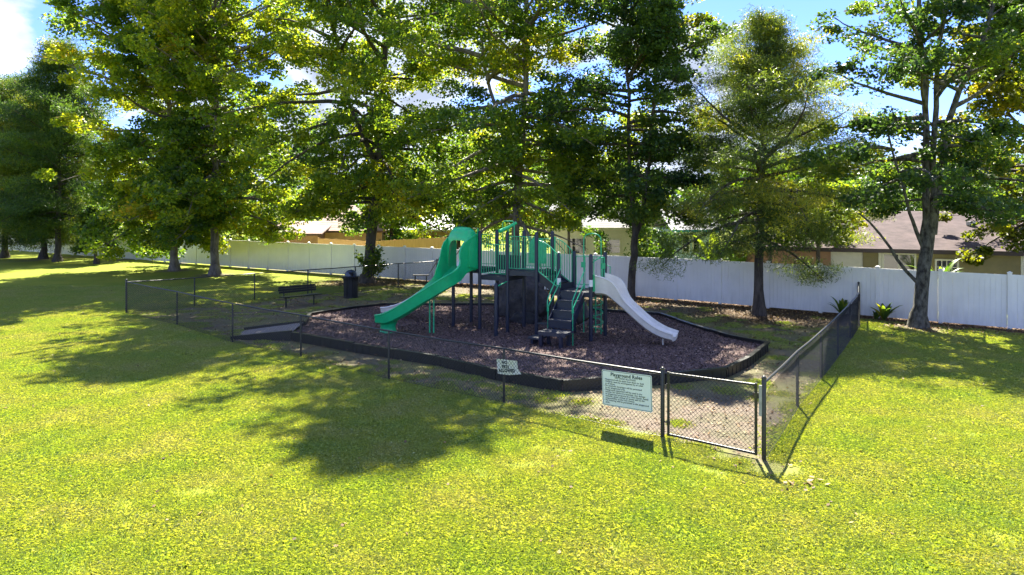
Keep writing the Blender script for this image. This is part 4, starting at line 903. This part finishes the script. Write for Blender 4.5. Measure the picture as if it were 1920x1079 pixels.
for k, (px, D_, s_, n_, lab, mt) in enumerate([(1225, 40, (1.7, 1.2, 3.8), 2600, "bright green tall shrub between the forked tree and the pale blue house", 'bright'), (1250, 40, (.5, .6, 3.0), 1100, "dark narrow shrub left of the pale blue house", 'leaf_dark'), (1205, 37, (1.2, .8, 2.6), 1500, "low light green shrub above the white fence by the forked trunk", 'bright'),
        (1400, 35.5, (1.5, .8, 2.5), 1500, "green shrub under the cypress beyond the white fence", 'bright'), (1128, 39, (.5, .6, 2.6), 500, "dark shrub in front of the cream house window", 'leaf_dark')]):
    shrub("garden_shrub", Vector(((px - CX) / F * D_, D_, 0)), s_, n_, .17, M[mt], lab, .5, 14, seed=5 + k, group="shrubs in the neighbouring gardens")
def bladed(name, c, n, ln, wd_, spread, mt, label, seed=1, arch=.5, cat="plant", group=None, z0=0):
    rr = random.Random(seed); T = thing(name, c, label, cat, group)
    for k in range(n):
        a_ = k * 2.4 + rr.uniform(-.3, .3); L_ = ln * rr.uniform(.6, 1.1); h = Vector((math.cos(a_), math.sin(a_), 0)); sd = Vector((-h.y, h.x, 0)); pts = []
        el = rr.uniform(.9, 1.45) if spread < 1 else rr.uniform(.5, 1.4); p = c + UP * z0; rings = []
        for i in range(7):
            t_ = i / 6; w_ = wd_ * (math.sin(math.pi * min(1, t_ * .9 + .08)) ** .8) * (1 if i < 6 else .1)
            e2 = el - arch * 1.8 * t_ * t_; rings.append([p - sd * w_ / 2 + UP * w_ * .18, p, p + sd * w_ / 2 + UP * w_ * .18]); p = p + (h * math.cos(e2) + UP * math.sin(e2)) * (L_ / 6)
        m = MB().loft(rings, closed_ring=False); me_ = m.mesh("leaf", mt, True)
        at = me_.attributes.new("tone", 'FLOAT', 'POINT'); tv = rr.uniform(.3, 1); at.data.foreach_set("value", [tv] * len(me_.vertices)); put("leaf", me_, T)
M['blade'] = M['bright']
bladed("banana_plant", Vector(((1340 - CX) / F * 33.2, 33.2, 0)), 12, 2.4, .5, .8, M['bright'], "banana plant with broad bright leaves over the white fence left of the cypress trunk", 3, .45, z0=.9)
bladed("banana_plant", Vector(((1383 - CX) / F * 32.6, 32.6, 0)), 10, 2.0, .45, .8, M['bright'], "lower banana plant just left of the cypress trunk beyond the fence", 4, .5, z0=.8)
bladed("garden_palm", Vector(((1765 - CX) / F * 26.3, 26.3, 0)), 14, 1.5, .16, .8, M['bright'], "bright green strappy plant below the small window of the brown roofed house", 5, .7, z0=1.0)
bladed("yucca_plant", P(1240, 556) + Vector((0, -.2, 0)), 11, .85, .05, .8, M['leaf_dark'], "spiky grey green plant at the foot of the white fence right of the forked tree", 6, .2)
bladed("ginger_plant", P(1577, 594) + Vector((0, -.1, 0)), 14, .95, .14, .8, M['leaf_dark'], "broad leaved dark plant against the white fence left of the chain link corner", 7, .55)
bladed("ginger_plant", P(1655, 602) + Vector((.0, -.1, 0)), 16, .85, .15, .8, M['leaf_dark'], "broad leaved dark plant against the white fence right of the chain link corner", 8, .5)
bladed("seedling", P(1640, 600) + Vector((0, -.1, 0)), 9, .45, .12, .8, M['leaf_dark'], "small leafy seedling by the chain link corner post", 9, .6)

# ------------------------------------------------------------------ houses
M['stucco_o'] = mat("olive_stucco", (.235, .20, .095), .9, var=.08, scale=3); M['trim'] = mat("cream_trim", (.68, .66, .52), .6, var=.04); M['shing'] = mat("mauve_brown_shingles", (.07, .048, .052), .9, col2=(.14, .098, .10), scale=1.6, bump=.5, bscale=30)
M['shing2'] = mat("pinkish_shingles", (.34, .24, .21), .9, var=.18, scale=3, bump=.4); M['tan'] = mat("tan_block", (.46, .32, .18), .9, var=.12, scale=2); M['brickt'] = mat("brown_block", (.30, .18, .10), .9, var=.15, scale=3)
M['glass'] = mat("dark_glass", (.02, .022, .025), .06, spec=.8); M['cream'] = mat("cream_siding", (.62, .60, .48), .8, var=.05); M['blue'] = mat("pale_blue_siding", (.48, .60, .66), .8, var=.05); M['teal'] = mat("turquoise_trim", (.03, .33, .36), .6)
M['wroof'] = mat("white_metal_roof", (.78, .78, .80), .4, var=.03); M['groof'] = mat("grey_shingles", (.25, .25, .26), .9, var=.15, scale=3)
def window(par, c, d, w_, h_, nx_=2, ny_=1, tr=.07, mt=None):
    n = Vector((d.y, -d.x, 0)); an_ = math.atan2(d.y, d.x); Wd = bpy.data.objects.new("window", MB().box((0, 0, 0), (w_, .02, h_)).mesh("window", M['glass'])); COL.objects.link(Wd); Wd.parent = par
    Wd.location = c + n * .012 - par.location; Wd.rotation_euler = (0, 0, an_); fr = MB()
    for s_ in (-1, 1): fr.box((s_ * (w_ / 2 + tr / 2), -.02, 0), (tr, .07, h_ + 2 * tr)); fr.box((0, -.02, s_ * (h_ / 2 + tr / 2)), (w_ - .002, .068, tr))
    for k in range(1, nx_): fr.box((-w_ / 2 + w_ * k / nx_, -.016, 0), (.035, .03, h_ - .002))
    for k in range(1, ny_): fr.box((0, -.016, -h_ / 2 + h_ * k / ny_), (w_ - .002, .028, .03))
    fo = bpy.data.objects.new("frame", fr.mesh("frame", mt or M['trim'])); COL.objects.link(fo); fo.parent = Wd
# right house
E0 = Vector((8.3, 33.0, 0)); e1 = Vector((15.4, 30.1, 0)); hd = (Vector((20.6, 27.9, 0)) - e1).normalized(); hn = Vector((hd.y, -hd.x, 0)); E1 = e1 + hd * 14.5; E0 = e1 - hd * 5.6
rh = thing("house", e1, "low olive house with mauve brown shingle roof beyond the fence at the right", "house")
def wallbox(par, a_, b_, z0, z1, mt, back=.2, name="wall"):
    d = (b_ - a_).normalized(); n = Vector((d.y, -d.x, 0)); return MB().box((a_ + b_) / 2 - n * back / 2 + UP * (z0 + z1) / 2, ((b_ - a_).length, back, z1 - z0), math.atan2(d.y, d.x)).build(name, mt, par)
wa = e1 - hd * .1 - hn * .55; wb = E1 - hn * .55
wallbox(rh, wa, wb, 0, 2.28, M['stucco_o'])
wallbox(rh, E0 - hn * .6, wa - hd * 1.3, 0, 2.15, M['brickt']); wallbox(rh, wa - hd * 1.3 - hn * .05, wa - hd * .01 - hn * .05, 0, 2.2, M['cream'])
def roofsheet(par, a_, b_, steps, mt, name="roof", th=.08):
    """steps: (offset back, z) from eave to ridge and down"""
    d = (b_ - a_).normalized(); n = Vector((d.y, -d.x, 0)); m = MB()
    top = [[a_ - n * o_ + UP * z, b_ - n * o_ + UP * z] for o_, z in steps]; k = len(top)
    v_ = [p for r in top for p in r] + [p - UP * th for r in top for p in r]; f_ = []
    for i in range(k - 1): f_ += [(2 * i, 2 * i + 1, 2 * i + 3, 2 * i + 2), (2 * k + 2 * i, 2 * k + 2 * i + 2, 2 * k + 2 * i + 3, 2 * k + 2 * i + 1), (2 * i, 2 * i + 2, 2 * k + 2 * i + 2, 2 * k + 2 * i), (2 * i + 1, 2 * k + 2 * i + 1, 2 * k + 2 * i + 3, 2 * i + 3)]
    f_ += [(0, 2 * k, 2 * k + 1, 1)]
    return m.add(v_, f_).build(name, mt, par)
def courses(par, a_, b_, o0, z0, o1, z1, mt, pitch=.16):
    """shingle courses: thin overlapping strips up one slope"""
    d = (b_ - a_).normalized(); n = Vector((d.y, -d.x, 0)); Ls = math.hypot(o1 - o0, z1 - z0); k = int(Ls / pitch); m = MB(); nrm = Vector((0, 0, 1))
    for i in range(k):
        t0, t1 = i / k, (i + 1) / k; lo = [a_ - n * (o0 + (o1 - o0) * t0) + UP * (z0 + (z1 - z0) * t0 + .022), b_ - n * (o0 + (o1 - o0) * t0) + UP * (z0 + (z1 - z0) * t0 + .022)]
        hi = [a_ - n * (o0 + (o1 - o0) * t1) + UP * (z0 + (z1 - z0) * t1 + .006), b_ - n * (o0 + (o1 - o0) * t1) + UP * (z0 + (z1 - z0) * t1 + .006)]
        m.add([lo[0], lo[1], hi[1], hi[0], lo[0] - UP * .018, lo[1] - UP * .018], [(0, 1, 2, 3), (4, 5, 1, 0)])
    return m.build("shingle_courses", mt, par)
rf = roofsheet(rh, E0, E1, [(0, 2.32), (2.2, 2.74), (6.8, 3.92), (12, 2.4)], M['shing'])
courses(rf, E0, E1, .0, 2.32, 2.2, 2.74, M['shing']); courses(rf, E0, E1, 2.2, 2.74, 6.8, 3.92, M['shing'])
MB().box((E0 + E1) / 2 + hn * .02 + UP * 2.24, ((E1 - E0).length, .05, .17), math.atan2(hd.y, hd.x)).build("gutter", mat("dark_brown_gutter", (.03, .015, .015), .5), rh)
MB().box((wa + wb) / 2 + hn * .03 + UP * 2.2, ((wb - wa).length, .04, .1), math.atan2(hd.y, hd.x)).build("frieze", M['trim'], rh)
def onw(px, py, off=0):      # point on the olive wall at pixel
    a_ = wa + hn * off; t_ = (px - CX) / F; s_ = (t_ * a_.y - a_.x) / (hd.x - t_ * hd.y); q_ = a_ + hd * s_; q_.z = CAMH - (py - HY) / F * q_.y; return q_
for x0, x1, y0, y1, nx_, ny_ in ((1657, 1714, 479, 506, 2, 1), (1756, 1794, 491, 512, 4, 2)):
    a_ = onw(x0, y0); b_ = onw(x1, y1); c_ = (a_ + b_) / 2; window(rh, c_, hd, (Vector((b_.x - a_.x, b_.y - a_.y))).length, a_.z - b_.z + .1, nx_, ny_)
for px in (1650, 1917):
    q_ = onw(px, 500); q_.z = 1.1; MB().box(q_ + hn * .02, (.12, .06, 2.15), math.atan2(hd.y, hd.x)).build("corner_trim", M['trim'], rh)
def on_roof(px, o_, z): # roof surface point
    a_ = E0 - hn * o_; t_ = (px - CX) / F; s_ = (t_ * a_.y - a_.x) / (hd.x - t_ * hd.y); q_ = a_ + hd * s_; q_.z = z; return q_
q_ = on_roof(1821, 4.2, 3.25); MB().box(q_ + UP * .12, (.28, .28, .16), .3).box(q_ + UP * .02, (.2, .2, .1), .3).build("roof_vent", mat("galvanised_vent", (.4, .45, .5), .4, metal=.3), rf)
q_ = on_roof(1916, 5.2, 3.5); MB().tube([q_, q_ + UP * .55], .09, 10).box(q_ + UP * .6, (.26, .26, .08)).build("chimney", M['black_coat'], rf)
q_ = on_roof(1878, 4.0, 3.26); fb = thing("fallen_branch", q_, "dead branch lying on the brown shingle roof", "branch"); MB().tube([q_ + Vector((-.35, -.3, -.03)), q_ + Vector((0, 0, .06)), q_ + Vector((.45, .25, .22))], [.025, .02, .01], 5).tube([q_ + Vector((0, 0, .06)), q_ + Vector((.1, .3, .25))], .012, 4).build("stick", M['grey_wood'], fb)
# tan house at the left with pinkish roof
def simple_house(label, pxa, pxb, D_, zw, roof, wall, rm, wins=(), slant=-.3, ext=1.0, depth=8, over=.4):
    a_ = Vector(((pxa - CX) / F * D_, D_, 0)); b_ = Vector(((pxb - CX) / F * D_, D_, 0)); b_.y += slant * (b_.x - a_.x); k = b_.y / D_; b_.x *= 1
    T = thing("house", a_, label, "house"); d = (b_ - a_).normalized(); n = Vector((d.y, -d.x, 0)); wallbox(T, a_, b_, 0, zw, wall)
    MB().box((a_ + b_) / 2 - n * (depth / 2 + .11) + UP * (zw / 2 - .01), ((b_ - a_).length - .02, depth - .2, zw - .03), math.atan2(d.y, d.x)).build("side_wall", wall, T)
    r_f = roofsheet(T, a_ - d * .4, b_ + d * .4, [(-over, zw - .02), (depth / 2, roof), (depth + over, zw - .02)], rm); courses(r_f, a_ - d * .4, b_ + d * .4, -over, zw - .02, depth / 2, roof, rm, .3)
    MB().box((a_ + b_) / 2 + n * (over + .01) + UP * (zw - .09), ((b_ - a_).length + .8, .04, .16), math.atan2(d.y, d.x)).build("gutter", M['trim'] if rm is not M['shing2'] else mat("brown_gutter", (.08, .04, .03), .6), T)
    for (px, z, w_, h_, tm_) in wins:
        t_ = (px - CX) / F; s_ = (t_ * a_.y - a_.x) / (d.x - t_ * d.y); window(T, a_ + d * s_ + UP * z, d, w_, h_, 1, 2, mt=tm_)
    return T
simple_house("tan block house with pinkish shingle roof seen between branches left of the leaning tree", 606, 715, 55, 2.3, 4.3, M['tan'], M['shing2'], slant=.05)
simple_house("brown block garage wing with low roof behind the fence left of the tan house", 508, 596, 53, 2.15, 3.0, M['brickt'], M['shing2'], slant=.0)
simple_house("house with bright white roof behind the wooden fence", 735, 850, 64, 2.1, 3.4, M['tan'], M['wroof'], slant=.1)
simple_house("cream house with dark windows behind the stairs of the play structure", 1035, 1190, 43, 2.9, 4.6, M['cream'], M['groof'], wins=((1083, 1.75, 1.0, .9, M['cream']), (1142, 1.75, 1.3, .8, M['cream'])), slant=-.15)
simple_house("pale blue house with turquoise trim and narrow windows right of the forked tree", 1268, 1345, 46, 2.62, 4.0, M['blue'], M['groof'], wins=((1286, 1.7, .36, 1.0, M['trim']), (1305, 1.7, .36, 1.0, M['trim'])), slant=.0)
a_ = Vector(((1266 - CX) / F * 45.5, 45.5, 2.58)); MB().box(a_ + Vector((1.3, 0, 0)), (3.0, .05, .14)).build("fascia", M['teal'], bpy.data.objects["house.005"])
# wooden fence beyond the vinyl one
wf = thing("wooden_fence", Vector(((690 - CX) / F * 45, 45, 0)), "golden new pine board fence beyond the white fence left of the green slide", "fence")
wpts = [Vector(((596 - CX) / F * 50, 50, 0)), Vector(((690 - CX) / F * 45.5, 45.5, 0)), Vector(((850 - CX) / F * 52, 52, 0))]
wboard = MB().box((0, 0, .95), (.14, .02, 1.9)).mesh("board", M['wood'])
for a_, b_ in zip(wpts[:-1], wpts[1:]):
    d = b_ - a_; Lf = d.length; d.normalize(); k = int(Lf / .15)
    for i in range(k):
        q_ = a_ + d * (i + .5) * .15; o = bpy.data.objects.new("board", wboard); COL.objects.link(o); o.parent = wf; o.location = Vector((q_.x, q_.y, random.uniform(-.02, .02))) - wf.location; o.rotation_euler = (0, 0, math.atan2(d.y, d.x))
    n = Vector((d.y, -d.x, 0))
    for i in range(int(Lf / 2.4) + 1): MB().box(a_ + d * min(i * 2.4, Lf) - n * .07 + UP * .97, (.1, .1, 1.94), math.atan2(d.y, d.x)).build("post", M['wood'], wf)
    for z in (.4, 1.5): MB().box((a_ + b_) / 2 - n * .032 + UP * z, (Lf, .035, .09), math.atan2(d.y, d.x)).build("rail", M['wood'], wf)
# overhead wires
for k, z in enumerate((11.5, 10.6)):
    ww = MB().tube([Vector((-90, 95, z)), Vector((0, 92, z - 1)), Vector((90, 88, z)), Vector((200, 80, z + .5))], .02, 4).build("power_line", M['black_coat']); tag(ww, "thin dark power line crossing the sky over the brown roof, " + ("upper wire" if k == 0 else "lower wire"), "power line", "power lines")
